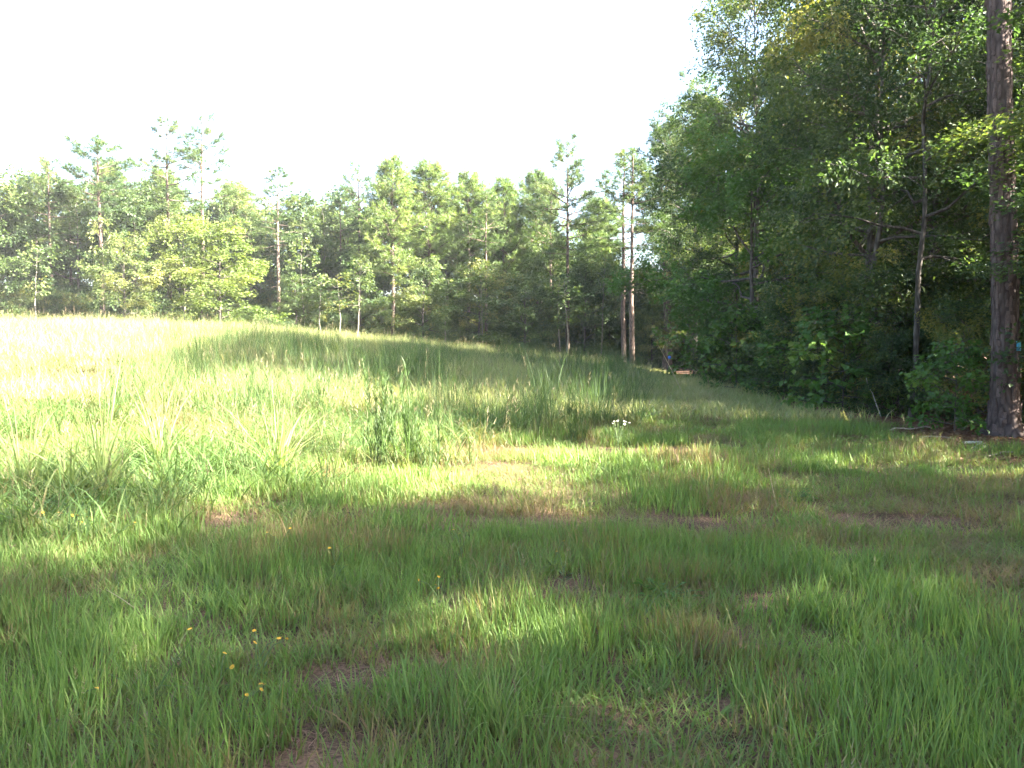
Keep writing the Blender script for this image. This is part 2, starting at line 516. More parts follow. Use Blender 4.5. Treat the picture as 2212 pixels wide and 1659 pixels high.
def tuft_template(rng, m, twig, nl, nw):
    t = rng.uniform(0.0, 1.0, m); th = rng.uniform(0, 2 * np.pi, m); fw = rng.uniform(0.35, 1.3, m)
    base = np.stack([t * twig, np.zeros(m), np.zeros(m)], -1)
    d = unit(np.stack([fw, np.cos(th), np.sin(th) + 0.25], -1))
    s = unit(np.cross(d, rng.normal(0, 1, (m, 3))))
    ln = nl * rng.uniform(0.7, 1.2, m)
    return np.stack([base - s * nw * 0.5, base + s * nw * 0.5, base + d * ln[:, None]], 1)

def pine(seed, H, clear, Rc, tr, style='sparse', tuft=(26, 0.25, 0.24, 0.02), per=1.0, lean=(0, 0), bend=0.2, sides=9, stubs=6):
    rng = np.random.default_rng(seed)
    T, C = Geo(), Geo()
    n = 16
    z = np.linspace(0, 1, n) * H * 0.98
    w = np.cumsum(rng.normal(0, bend * H / 200, (n, 2)), 0); w[0] = 0
    path = np.stack([w[:, 0] + lean[0] * z, w[:, 1] + lean[1] * z, z - 0.2], -1)
    rr = tr * (1 - 0.85 * np.linspace(0, 1, n) ** 1.2); rr[0] *= 1.3
    V, F = tube(path, rr, sides); T.add(V, F)
    SP, SX, ST, SS = [], [], [], []
    h = clear
    az = rng.uniform(0, 6)
    while h < 0.985:
        q = (h - clear) / (1 - clear)
        if style == 'umbrella': prof = 0.30 + 0.70 * math.sin(min(1, q * 1.1 + 0.1) * math.pi * 0.8); nb = 2
        elif style == 'cone': prof = (1 - q ** 1.7) ** 0.9 * min(1, 0.45 + q * 2.0) + 0.10; nb = 4
        elif style == 'layer': prof = (0.35 + 0.65 * math.sin(min(1, q * 1.05 + 0.12) * math.pi)); nb = 3
        else: prof = 0.35 + 0.65 * math.sin(min(1, q + 0.15) * math.pi); nb = 2
        for b in range(nb):
            if rng.random() < (0.22 if style != 'cone' else 0.08): continue
            az += 2.399 + rng.normal(0, 0.4)
            L = Rc * prof * rng.uniform(0.55, 1.15) + 0.15
            el = R(-5 + 45 * q) + rng.normal(0, 0.15)
            if style == 'cone': el = R(12 + 40 * q) + rng.normal(0, 0.12)
            d = np.array([math.cos(az) * math.cos(el), math.sin(az) * math.cos(el), math.sin(el)])
            s0 = interp_path(path, min(0.995, (h + rng.normal(0, 0.008)) / 0.98))
            ss = np.linspace(0, 1, 5)
            lp = s0 + d * L * ss[:, None] + np.array([0, 0, 1]) * (0.18 * L * (ss ** 2 - 0.5 * ss))[:, None] + np.cumsum(rng.normal(0, 0.03 * L, (5, 3)), 0) * (ss > 0)[:, None]
            V, F = tube(lp, max(0.014, 0.018 * L + 0.008) * (1 - 0.75 * ss), 4); T.add(V, F)
            bt = rng.normal(0.5, 0.2)
            ns = int((2 + L * 2.0) * per)
            for k in range(ns):
                s = (0.35 if style != 'cone' else 0.2) + 0.65 * (k + rng.random()) / ns
                p = interp_path(lp, min(0.99, s))
                a2 = az + (1 if k % 2 else -1) * rng.uniform(0.3, 1.1); e2 = rng.normal(0.3, 0.25)
                L2 = rng.uniform(0.2, 0.55) * (0.5 + 0.35 * L)
                d2 = np.array([math.cos(a2) * math.cos(e2), math.sin(a2) * math.cos(e2), math.sin(e2)])
                p2 = p + d2 * L2
                V, F = tube(np.array([p, (p + p2) / 2 + [0, 0, -0.03], p2]), [0.014, 0.011, 0.007], 3); T.add(V, F)
                for f in ((1.0, 0.5) if L2 > 0.35 else (1.0,)):
                    SP.append(p + d2 * L2 * f - d2 * 0.1); SX.append(d2 + rng.normal(0, 0.35, 3)); ST.append(bt + rng.normal(0, 0.1)); SS.append(rng.uniform(0.8, 1.3))
            for k in range(1 if style == 'cone' else 3):
                SP.append(lp[-1] - d * 0.15 * k + rng.normal(0, 0.1, 3) * (k > 0)); SX.append(d + np.array([0, 0, 0.4]) + rng.normal(0, 0.5, 3) * (k > 0)); ST.append(bt); SS.append(1.15)
        h += {'sparse': 0.030, 'umbrella': 0.022, 'cone': 0.022, 'layer': 0.026}[style] * rng.uniform(0.6, 1.4)
    top = path[-1]
    for k in range(6):
        SP.append(top + rng.normal(0, 0.15, 3)); SX.append((rng.normal(0, 0.5), rng.normal(0, 0.5), 1)); ST.append(0.6); SS.append(1.0)
    for k in range(stubs):                              # dead limb stubs below the crown
        hh = rng.uniform(clear * 0.45, clear); a = rng.uniform(0, 6.28); L = rng.uniform(0.3, 1.3) * Rc * 0.4
        s0 = interp_path(path, hh / 0.98)
        d = np.array([math.cos(a), math.sin(a), rng.normal(-0.1, 0.2)])
        V, F = tube(s0 + d * L * np.array([[0], [0.5], [1.0]]) + np.array([[0, 0, 0], [0, 0, 0.05], [0, 0, -0.05]]), [0.02, 0.014, 0.006], 3); T.add(V, F)
    P = np.array(SP)
    templ = [tuft_template(rng, *tuft) for _ in range(4)]
    place(templ, P, np.array(SX), rng.normal(0, 0.3, (len(P), 3)), np.array(SS), np.array(ST), rng, C, tj=0.1)
    return T, C

class Proto:
    def __init__(s, geo, H, tmat, cmat, name):
        T, C = geo
        s.H = H; s.T = T; s.C = C
        s.tm = T.mesh(name + '_trunk', [tmat]); s.cm = C.mesh(name + '_crown', [cmat], smooth=False)
        s.mats = (tmat, cmat)
        s.name = name
    def both(s):
        g = Geo(); g.merge(s.T, 0); g.merge(s.C, 1)
        return source(s.name + '_whole', g.mesh(s.name + '_whole', s.mats, smooth=False))

def plant_tree(name, proto, x, y, H, wid, rz, label, cat, group, cmat=None, tmat=None, tilt=(0, 0)):
    """a tree of its own: Empty at the foot, trunk and crown under it"""
    k = H / proto.H
    root = empty(name, (x, y, gz(x, y)), (tilt[0], tilt[1], rz), (k * wid, k * wid, k))
    tag(root, label, cat, group)
    t = mesh_obj('trunk', proto.tm, root)
    c = mesh_obj('crown', proto.cm, root)
    for o, mm in ((t, tmat), (c, cmat)):
        if mm is not None:
            o.material_slots[0].link = 'OBJECT'; o.material_slots[0].material = mm
    return root

FAR_TUFT = (20, 0.30, 0.36, 0.036)
P_oak = [Proto(broadleaf(11 + i, 14, (0.14, 0.27, 0.20)[i], 4.0, 0.15, 34, (0.098, 0.068), 40, 0.6, density=1.05), 14, M['grey_bark'], M['oak_leaf'], 'oak') for i in range(3)]
P_slim = [Proto(broadleaf(31 + i, 13, 0.26, 2.5, 0.075, 26, (0.095, 0.066), 34, 0.55, density=1.0, wob=0.5), 13, M['grey_bark'], M['oak_leaf'], 'slim') for i in range(2)]
P_maple = Proto(broadleaf(51, 9, 0.20, 3.7, 0.11, 26, (0.115, 0.09), 34, 0.6, density=1.15), 9, M['grey_bark'], M['maple_leaf'], 'maple')
P_shrub = [Proto(broadleaf(61 + i, 3.2, 0.04, 1.5, 0.035, 26, (0.085, 0.06), 30, 0.42, density=1.25, stems=3, drop=0.05), 3.2, M['grey_bark'], M['oak_leaf'], 'shrub') for i in range(3)]
P_sapling = Proto(broadleaf(71, 2.2, 0.08, 0.7, 0.018, 16, (0.11, 0.10), 11, 0.32, density=0.8, drop=0.1), 2.2, M['grey_bark'], M['maple_leaf'], 'sapling')
P_far = [Proto(broadleaf(81 + i, 12, [0.05, 0.10, 0.18, 0.03][i], [3.2, 3.6, 2.8, 3.8][i], 0.15, 28, (0.20, 0.145), 20, 0.75, density=0.8, fine=False, clump=0.2), 12, M['grey_bark'], M['far_leaf'], 'farleaf') for i in range(4)]
P_farslim = [Proto(broadleaf(91 + i, 9, 0.45, 1.3, 0.07, 14, (0.26, 0.18), 9, 0.6, density=0.5, fine=False, wob=0.6, drop=0.25), 9, M['pale_bark'], M['far_leaf'], 'farslim') for i in range(3)]
P_pine_s = [Proto(pine(101 + i, 20, 0.56, 2.6, 0.20, 'sparse', FAR_TUFT, 1.1), 20, M['pine_bark'], M['needle'], 'sparsepine') for i in range(3)]
P_pine_u = Proto(pine(111, 18, 0.60, 2.5, 0.23, 'umbrella', FAR_TUFT, 1.5), 18, M['pine_bark'], M['needle'], 'umbrellapine')
P_pine_y = [Proto(pine(121 + i, 16, (0.40, 0.50, 0.44)[i], 3.1, 0.16, 'cone', FAR_TUFT, 1.7), 16, M['pine_bark'], M['young_needle'], 'youngpine') for i in range(3)]
P_pine_l = [Proto(pine(131 + i, 19, 0.50, 2.9, 0.20, 'layer', FAR_TUFT, 1.1), 19, M['pine_bark'], M['needle'], 'layerpine') for i in range(2)]

def far_tree(name, proto, px, top, depth, wid, rz, label, cat, group, **kw):
    p = at(px, top, depth)
    H = p[2] - gz(p[0], p[1])
    return plant_tree(name, proto, float(p[0]), float(p[1]), H, wid * proto.H / H if wid > 0 else 1, rz, label, cat, group, **kw)

GP, GB, GS = 'pines along the far edge of the field', 'broad-leaved trees along the far edge of the field', 'slender trunks along the far edge of the field'
FT = [
 # ---- pines
 ('pine_tree', P_pine_s[0], 104, 345, 66, 0.9, 0.3, 'slim pine with a short crown, first tall trunk from the picture\'s left border', 'pine', GP),
 ('pine_tree', P_pine_u, 214, 300, 64, 1.0, 1.2, 'flat-topped pine with one leaning umbrella of needles above a pale trunk', 'pine', GP),
 ('pine_tree', P_pine_s[1], 362, 252, 68, 1.05, 2.1, 'tall sparse pine just left of the tallest pine above the golden bush', 'pine', GP),
 ('pine_tree', P_pine_s[2], 433, 247, 67, 1.0, 4.0, 'tallest thin-crowned pine, right of its equally sparse neighbour on the left side', 'pine', GP),
 ('pine_tree', P_pine_s[0], 598, 368, 62, 0.85, 5.0, 'thin pine standing alone against white sky between the tall pair and the dark spire', 'pine', GP),
 ('pine_tree', P_pine_s[2], 775, 352, 70, 0.8, 1.0, 'dark narrow pine spire left of the pale dense young pines', 'pine', GP),
 ('young_pine', P_pine_y[0], 846, 345, 64, 1.0, 0.0, 'dense pale green young pine, leftmost and tallest of the bushy pines', 'pine', GP),
 ('young_pine', P_pine_y[1], 927, 352, 66, 1.0, 1.0, 'dense pale green young pine, second of the bushy pines from the left', 'pine', GP),
 ('young_pine', P_pine_y[2], 1012, 378, 68, 1.05, 2.0, 'bushy young pine in the middle of the dense pines', 'pine', GP),
 ('young_pine', P_pine_y[0], 1088, 388, 70, 1.0, 3.0, 'bushy young pine with a bare reddish lower trunk, fourth of the dense pines', 'pine', GP),
 ('young_pine', P_pine_y[1], 1160, 372, 71, 0.95, 4.2, 'last bushy young pine before the tall pine with tufted layers', 'pine', GP),
 ('young_pine', P_pine_y[2], 1285, 505, 70, 0.75, 0.5, 'lower young pine between the layered pine and the twin trunks', 'pine', GP),
 ('pine_tree', P_pine_l[0], 1228, 300, 62, 0.85, 2.6, 'tall pine with tufted layers and a long clear trunk beside the sky gap', 'pine', GP),
 ('pine_tree', P_pine_s[1], 1350, 322, 55, 0.9, 0.8, 'slimmer of the two close dark pine trunks at the sky gap', 'pine', GP),
 ('pine_tree', P_pine_s[2], 1369, 318, 54, 0.95, 5.1, 'thicker of the two close dark pine trunks, touching the big leafy wall', 'pine', GP),
 ('pine_tree', P_pine_s[1], 150, 420, 70, 0.8, 3.3, 'low-topped slim pine between the first slim pine and the flat-topped pine', 'pine', GP),
 ('pine_tree', P_pine_l[1], 318, 440, 72, 0.7, 0.4, 'modest pine half hidden left of the two tallest pines', 'pine', GP),
 ('pine_tree', P_pine_l[0], 540, 440, 71, 0.7, 1.4, 'modest dark pine left of the lone thin pine', 'pine', GP),
 ('pine_tree', P_pine_s[0], 735, 430, 66, 0.7, 2.4, 'modest pine with a reddish trunk left of the dark spire', 'pine', GP),
 ('pine_tree', P_pine_s[2], 885, 400, 67, 0.7, 5.4, 'bare reddish trunk between the first and second bushy pine', 'pine', GP),
 ('pine_tree', P_pine_s[1], 1050, 410, 66, 0.7, 0.2, 'bare reddish trunk between the third and fourth bushy pine', 'pine', GP),
 ('pine_tree', P_pine_l[1], 1188, 400, 68, 0.7, 2.2, 'dark pine just left of the tall layered pine', 'pine', GP),
 # ---- broad-leaved
 ('broadleaf_tree', P_far[0], -15, 388, 64, 1.15, 0.0, 'sunlit broad tree cut by the left picture border', 'tree', GB),
 ('broadleaf_tree', P_far[1], 70, 395, 69, 1.0, 1.0, 'pale green tree behind the first slim pine on the left', 'tree', GB),
 ('broadleaf_tree', P_far[2], 165, 402, 68, 1.05, 2.0, 'round-topped tree just left of the flat-topped pine', 'tree', GB),
 ('broadleaf_tree', P_far[1], 288, 425, 66, 1.0, 3.0, 'yellow-green tree right of the flat-topped pine trunk', 'tree', GB),
 ('broadleaf_tree', P_far[3], 262, 520, 61, 0.75, 3.6, 'low sunlit tree at the field edge right of the flat-topped pine', 'tree', GB),
 ('broadleaf_tree', P_far[0], 345, 408, 76, 0.95, 4.0, 'dark dome-shaped tree behind the left of the two tallest pines', 'tree', GB),
 ('broadleaf_tree', P_far[2], 395, 470, 66, 0.9, 5.0, 'golden tinged tree between the two tallest pines', 'tree', GB, M['gold_leaf']),
 ('broadleaf_tree', P_far[3], 478, 492, 57, 0.95, 0.7, 'bright yellow-green tree bulging down to the grass, right of the tallest pines', 'tree', GB, M['gold_leaf']),  # lighter leaf colour stands in for the strong sun on this tree
 ('broadleaf_tree', P_far[0], 505, 425, 74, 0.8, 1.7, 'tree top rising behind the bright bulging tree', 'tree', GB),
 ('broadleaf_tree', P_far[1], 560, 455, 72, 0.85, 2.7, 'mid-green tree left of the lone thin pine', 'tree', GB),
 ('broadleaf_tree', P_far[2], 648, 428, 68, 1.0, 3.3, 'rounded light-topped tree right of the lone thin pine', 'tree', GB),
 ('broadleaf_tree', P_far[1], 705, 462, 69, 0.9, 4.4, 'brown-tinged tree left of the dark pine spire', 'tree', GB),
 ('broadleaf_tree', P_far[3], 640, 600, 60, 0.6, 5.5, 'low shaded tree in front of the rounded light-topped tree', 'tree', GB),
 ('broadleaf_tree', P_far[0], 775, 540, 63, 0.7, 0.4, 'tree hanging over the pale curved stem left of the young pines', 'tree', GB),
 ('broadleaf_tree', P_far[3], 915, 565, 60, 0.7, 1.4, 'fresh green low tree below the second young pine', 'tree', GB),
 ('broadleaf_tree', P_far[1], 1035, 585, 61, 0.85, 2.4, 'dark shaded low tree below the middle young pines', 'tree', GB),
 ('broadleaf_tree', P_far[3], 1130, 600, 60, 0.75, 3.4, 'dark shaded low tree left of the layered pine trunk', 'tree', GB),
 ('broadleaf_tree', P_far[2], 1195, 520, 66, 0.8, 4.8, 'tree behind the layered pine trunk with sunlit upper leaves', 'tree', GB),
 ('broadleaf_tree', P_far[0], 1262, 560, 63, 0.75, 5.9, 'yellowish tree right of the layered pine, its foot in deep shade', 'tree', GB),
 ('broadleaf_tree', P_far[1], 1316, 560, 66, 0.75, 0.9, 'warm green tree filling the gap before the two dark pine trunks', 'tree', GB),
 ('broadleaf_tree', P_far[3], 1408, 650, 59, 0.4, 1.9, 'small shaded tree right of the two dark pine trunks', 'tree', GB),
 # ---- slender stems
 ('slender_tree', P_farslim[0], 75, 520, 62, 0.9, 0.0, 'thin pale leaning stem in the shade left of the first slim pine', 'tree', GS),
 ('slender_tree', P_farslim[1], 228, 470, 63, 0.8, 1.0, 'sunlit thin stem close against the flat-topped pine', 'tree', GS),
 ('slender_tree', P_farslim[2], 655, 500, 61, 0.9, 2.0, 'pale crooked stem right of the lone thin pine', 'tree', GS),
 ('slender_tree', P_farslim[0], 732, 590, 59, 0.9, 3.0, 'short straight grey stem left of the pale curved stem', 'tree', GS),
 ('slender_tree', P_farslim[1], 768, 560, 58, 0.9, 4.0, 'pale curved stem with a yellow top left of the young pines', 'tree', GS),
 ('slender_tree', P_farslim[2], 686, 600, 60, 0.9, 0.6, 'dark thin stem between the crooked and the straight grey stem', 'tree', GS),
 ('slender_tree', P_farslim[0], 962, 600, 60, 0.9, 5.0, 'thin leaning stem in the dark below the second young pine', 'tree', GS),
 ('slender_tree', P_farslim[1], 1048, 560, 60, 0.8, 0.3, 'thin upright stem in the dark below the middle young pine', 'tree', GS),
 ('slender_tree', P_farslim[2], 1208, 590, 58, 0.9, 1.3, 'pale stem left of the layered pine foot', 'tree', GS),
 ('slender_tree', P_farslim[0], 1225, 600, 57.5, 0.9, 2.3, 'pale stem touching the layered pine foot', 'tree', GS),
 ('slender_tree', P_farslim[1], 1295, 540, 60, 0.8, 3.3, 'sunlit thin stem between the layered pine and the twin trunks', 'tree', GS),
]
for r in FT:
    far_tree(*r[:10], cmat=r[10] if len(r) > 10 else None)

# ------------------------------------------------------------------ the wood on the right
GE = 'trees along the wood edge on the right'
EDGE = [
 ('slender_tree', P_slim[0], 8.9, 18.4, 13.5, 1.0, 0.6, 'slender grey trunk with a knee bend, first tree left of the big pine', 'tree', {}),
 ('slender_tree', P_slim[1], 9.0, 20.4, 14.5, 1.1, 2.6, 'slender pale trunk that forks low, second tree left of the big pine', 'tree', {}),
 ('oak_tree', P_oak[0], 9.6, 22.5, 15.0, 1.0, 0.2, 'leafy oak whose crown hangs over the two slender trunks', 'tree', {}),
 ('oak_tree', P_oak[1], 11.8, 27.5, 18.0, 1.05, 1.1, 'tallest leafy tree of the right wood, reaching out of the picture', 'tree', {}),
 ('maple_tree', P_maple, 8.75, 30.5, 8.8, 1.1, 2.2, 'low bright green tree leaning its foliage over the field', 'tree', {}),
 ('oak_tree', P_oak[2], 10.2, 34.0, 16.5, 1.0, 3.1, 'leafy tree with twigs reaching into the white sky below the tallest one', 'tree', {}),
 ('oak_tree', P_oak[1], 10.9, 40.5, 14.0, 1.0, 4.3, 'leafy tree stepping down between the tallest crowns and the twin pine trunks', 'tree', {}),
 ('oak_tree', P_oak[1], 12.4, 47.0, 11.5, 0.95, 5.2, 'lower leafy tree right of the twin pine trunks above the dark opening', 'tree', {}),
 ('oak_tree', P_oak[2], 12.5, 18.5, 11.5, 0.9, 0.9, 'leafy tree filling the space behind the big pine trunk', 'tree', {}),
]
for nm, pr, x, y, H, wid, rz, lab, cat, kw in EDGE:
    plant_tree(nm, pr, x, y, H, wid * pr.H / H, rz, lab, cat, GE, **kw)

# woods behind, one mass
def woods():
    rng = np.random.default_rng(5)
    src = [P_oak[0].both(), P_oak[2].both(), P_slim[0].both(), P_pine_l[0].both(), P_far[1].both(), P_far[2].both(), P_pine_y[1].both(), P_shrub[0].both()]
    Hs = [14, 14, 13, 19, 12, 12, 16, 3.2]
    rows = []
    def put(x, y, k, H, w=1.0):
        rows.append((x, y, k, H / Hs[k], w))
    # inside the right wood, beyond the edge trees
    for x in (13.2, 17.2, 21.5, 26.5, 32.0):
        for y in np.arange(-16, 66, 4.4):
            xx = x + rng.normal(0, 0.8); yy = y + rng.normal(0, 0.8)
            if xx > 0.80 * yy + 16 and yy > 10: continue
            lim = np.interp(yy, [-20, 1, 4, 13, 17, 23, 37, 41, 50, 54, 70], [12.5, 12, 7.5, 7.5, 11.5, 16, 16, 8, 7, 17, 18])
            if 42 < yy < 50 and xx < 22: continue
            k = rng.choice([0, 1, 2, 3], p=[0.36, 0.3, 0.2, 0.14]) if xx < 19 else rng.choice([4, 5, 3], p=[0.45, 0.4, 0.15])
            if yy < 14 and rng.random() < 0.25: continue
            if yy < 14: k = rng.choice([2, 2, 3, 1])
            H = lim * (rng.uniform(0.85, 1.05) if yy > 16 else rng.uniform(0.7, 1.4)) * (1.15 if k == 3 else 1)
            put(xx, yy, k, H, rng.uniform(0.85, 1.05))
    for y in (-14, -11, -8, -5.2, -2.2, 0.6, 3.8, 12.6):                 # edge of the wood beside and behind the camera
        put(10.2 + rng.normal(0, 0.6), y + rng.normal(0, 0.5), rng.choice([0, 1]), rng.uniform(9.5, 11.5) if y < 2 else rng.uniform(7.5, 9), 0.9)
    # far wood
    for y in (71, 76, 82):
        for x in np.arange(-72, 34, 4.4):
            xx = x + rng.normal(0, 1); yy = y + rng.normal(0, 1) + (2 if x < 12 else -6)
            k = rng.choice([4, 5, 6], p=[0.42, 0.38, 0.2])
            if 0.105 < xx / yy < 0.19:
                put(xx, yy, 4, rng.uniform(7, 9), 0.9); continue
            put(xx, yy, k, rng.uniform(10.5, 14) * (1.1 if k == 6 else 1), rng.uniform(0.9, 1.1))
    for i in range(26):
        put(rng.uniform(6, 26), rng.uniform(64, 72), rng.choice([4, 5]), rng.uniform(5, 8.5), rng.uniform(0.7, 0.9))
    # left side of the field, beyond the picture
    for y in np.arange(5, 70, 5):
        for x in (-62, -67):
            put(x + rng.normal(0, 1), y + rng.normal(0, 1), rng.choice([4, 5]), rng.uniform(9, 12))
    # low growth under the far trees
    for i in range(170):
        xx = rng.uniform(-45, 14); yy = rng.uniform(64, 72)
        put(xx, yy, 7, rng.uniform(1.2, 3.4))
    for i in range(240):
        put(rng.uniform(-62, 24), rng.uniform(72, 84), 7, rng.uniform(2.6, 4.6))
    a = np.array(rows); n = len(a)
    P = np.stack([a[:, 0], a[:, 1], ground_z(a[:, 0], a[:, 1])], -1)
    rot = np.stack([np.zeros(n), np.zeros(n), rng.uniform(0, 6.28, n)], -1)
    scl = np.stack([a[:, 4] * np.where(a[:, 2] == 7, a[:, 3], 1), a[:, 4] * np.where(a[:, 2] == 7, a[:, 3], 1), a[:, 3]], -1)
    o = scatter('forest', src, P, rot, scl, a[:, 2].astype(int), rng.random(n))
    tag(o, 'shaded wood behind the edge trees that reads as one mass', 'forest', kind='stuff')
woods()

GU = 'shrubs along the wood edge on the right'
SH = [
 (9.9, 17.3, 2.2, 1.0, 0.2, 'dark leafy shrub just left of the big pine, behind the sunlit sapling'),
 (8.9, 19.0, 1.8, 0.9, 1.0, 'dark low shrub at the foot of the slender grey trunk'),
 (9.4, 20.8, 3.3, 1.0, 2.0, 'tall dark shrub behind the foot of the forked slender trunk'),
 (8.3, 22.4, 1.2, 1.0, 3.0, 'spreading shrub at the grass edge left of the forked trunk'),
 (9.1, 24.4, 3.0, 1.1, 4.0, 'dense shrub in deep shade at the middle of the wood edge'),
 (8.3, 26.4, 1.1, 1.1, 5.0, 'rounded shrub where the shaded grass strip bends toward the field'),
 (8.9, 28.6, 2.2, 1.0, 0.7, 'shrub with yellowish leaves under the low bright green tree'),
 (8.5, 32.2, 1.3, 1.0, 1.7, 'shrub behind the low bright green tree where grass meets the wood'),
 (9.2, 35.5, 2.9, 1.0, 2.7, 'shrub two steps before the dark opening in the wood edge'),
 (9.2, 39.0, 1.4, 1.0, 3.7, 'last shrub before the dark opening with the bare path'),
 (11.0, 15.6, 2.4, 0.9, 4.7, 'shrub right behind the big pine at the picture border'),
]
for i, (x, y, H, wid, rz, lab) in enumerate(SH):
    plant_tree('shrub', P_shrub[i % 3], x, y, H, wid, rz, lab, 'shrub', GU)

# ------------------------------------------------------------------ grass
def blades(rng, base, h, w, lean, curve, segs=3, droop=0.25, hj=0.35, out=None):
    """curved blades rooted at BASE (n,2); attributes ht (0 foot .. 1 tip) and bt (per blade)"""
    n = len(base)
    base = np.concatenate([base, np.zeros((n, 1))], 1)
    az = rng.uniform(0, 2 * np.pi, n) if out is None else out + rng.normal(0, 0.9, n)
    hh = h * np.clip(rng.normal(1 - hj * 0.4, hj, n), 0.25, 1.5)
    a = np.abs(rng.normal(lean, lean * 0.6, n)); c = np.abs(rng.normal(curve, curve * 0.7, n))
    d = np.stack([np.cos(az), np.sin(az), np.zeros(n)], -1)
    tw = az + np.pi / 2 + rng.normal(0, 0.6, n)
    sd = np.stack([np.cos(tw), np.sin(tw), np.zeros(n)], -1)
    ww = w * rng.uniform(0.6, 1.3, n)
    s = np.linspace(0, 1, segs + 1)
    pts = base[:, None, :] + d[:, None, :] * (hh[:, None] * (a[:, None] * s + c[:, None] * s ** 2.2))[:, :, None]
    pts[:, :, 2] += hh[:, None] * (s[None, :] - droop * np.clip(c, 0, 1.2)[:, None] * s[None, :] ** 2.5)
    wd = ww[:, None] * (1 - s[None, :] ** 1.6) * 0.5
    L = pts - sd[:, None, :] * wd[:, :, None]; Rr = pts + sd[:, None, :] * wd[:, :, None]
    V = np.empty((n, 2 * segs + 1, 3))
    V[:, 0:2 * segs:2] = L[:, :-1]; V[:, 1:2 * segs:2] = Rr[:, :-1]; V[:, 2 * segs] = pts[:, -1]
    k = 2 * segs + 1
    b = (np.arange(n) * k)[:, None]
    F4 = np.concatenate([b + np.array([[2 * i, 2 * i + 1, 2 * i + 3, 2 * i + 2]]) for i in range(segs - 1)]) if segs > 1 else None
    F3 = b + np.array([[2 * segs - 2, 2 * segs - 1, 2 * segs]])
    ht = np.tile(np.concatenate([np.repeat(s[:-1], 2), [1]]), n)
    bt = np.repeat(rng.random(n), k)
    return V.reshape(-1, 3), F4, F3, ht, bt, pts[:, -1], d

def blade_geo(rng, g, base, h, w, lean, curve, mat=0, **kw):
    V, F4, F3, ht, bt, tip, d = blades(rng, base, h, w, lean, curve, **kw)
    g.add(V, F3, mat, ht=ht, bt=bt)
    if F4 is not None:
        g.F.append(F4 + g.n - len(V)); g.M.append(np.full(len(F4), mat, np.int32))
    return tip

def seed_heads(rng, g, tips, n, ln=0.08, w=0.006, mat=1):
    for p in tips[rng.permutation(len(tips))[:n]]:
        for k in range(7):
            d = unit(np.array([rng.normal(0, 0.5), rng.normal(0, 0.5), 0.8]))
            s = unit(np.cross(d, rng.normal(0, 1, 3))) * w
            q = p + np.array([0, 0, -0.02 * k * ln / 0.08])
            g.add(np.array([q - s, q + s, q + d * ln * rng.uniform(0.5, 1)]), np.array([[0, 1, 2]]), mat, ht=1.0, bt=rng.random())

def square(rng, n, size, clumps=0, spread=0.05):
    """n points in a square with a soft border, gathered round some clump centres"""
    p = rng.uniform(-0.5, 0.5, (n, 2)) * size
    if clumps:
        c = rng.uniform(-0.5, 0.5, (clumps, 2)) * size
        k = rng.integers(0, clumps, n); m = rng.random(n) < 0.65
        p[m] = c[k[m]] + rng.normal(0, spread, (m.sum(), 2))
    return p + rng.normal(0, 0.06 * size, (n, 2))

def disc(rng, n, rad):
    r = rad * np.sqrt(rng.random(n)); th = rng.uniform(0, 2 * np.pi, n)
    return np.stack([r * np.cos(th), r * np.sin(th)], -1), th

M['short_grass'] = grass_material('short_grass', [(0.0, (0.20, 0.135, 0.08)), (0.2, (0.165, 0.16, 0.062)), (0.45, (0.118, 0.185, 0.052)), (0.75, (0.135, 0.225, 0.058)), (1.0, (0.23, 0.29, 0.085))])
M['wispy_grass'] = grass_material('wispy_grass', [(0.0, (0.23, 0.15, 0.10)), (0.35, (0.18, 0.145, 0.075)), (0.65, (0.13, 0.155, 0.052)), (1.0, (0.15, 0.21, 0.055))])
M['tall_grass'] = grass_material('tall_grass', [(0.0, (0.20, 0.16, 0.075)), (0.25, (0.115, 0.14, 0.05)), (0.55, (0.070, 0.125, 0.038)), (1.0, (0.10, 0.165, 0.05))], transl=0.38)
M['pale_grass'] = grass_material('pale_grass', [(0.0, (0.36, 0.32, 0.19)), (0.35, (0.29, 0.29, 0.14)), (0.7, (0.21, 0.25, 0.10)), (1.0, (0.25, 0.30, 0.12))], transl=0.45)  # blown-out sunlight of the far field is put into this paler colour
M['dark_grass'] = grass_material('dark_grass', [(0.0, (0.085, 0.12, 0.045)), (0.5, (0.062, 0.108, 0.036)), (1.0, (0.10, 0.155, 0.05))], transl=0.36)
M['seed'] = grass_material('seed_head', [(0.0, (0.16, 0.11, 0.075)), (0.5, (0.20, 0.17, 0.10)), (1.0, (0.24, 0.22, 0.12))], transl=0.3, base_amt=0.0)
M['litter'] = grass_material('litter', [(0.0, (0.07, 0.038, 0.026)), (0.5, (0.18, 0.095, 0.062)), (1.0, (0.34, 0.22, 0.15))], transl=0.1, base_amt=0.0)

def bound_x(y):
    return np.interp(y, [2, 5, 7, 10, 16, 30, 50], [-5.5, -4.2, -2.4, 0.2, 3.4, 6.0, 8.0])

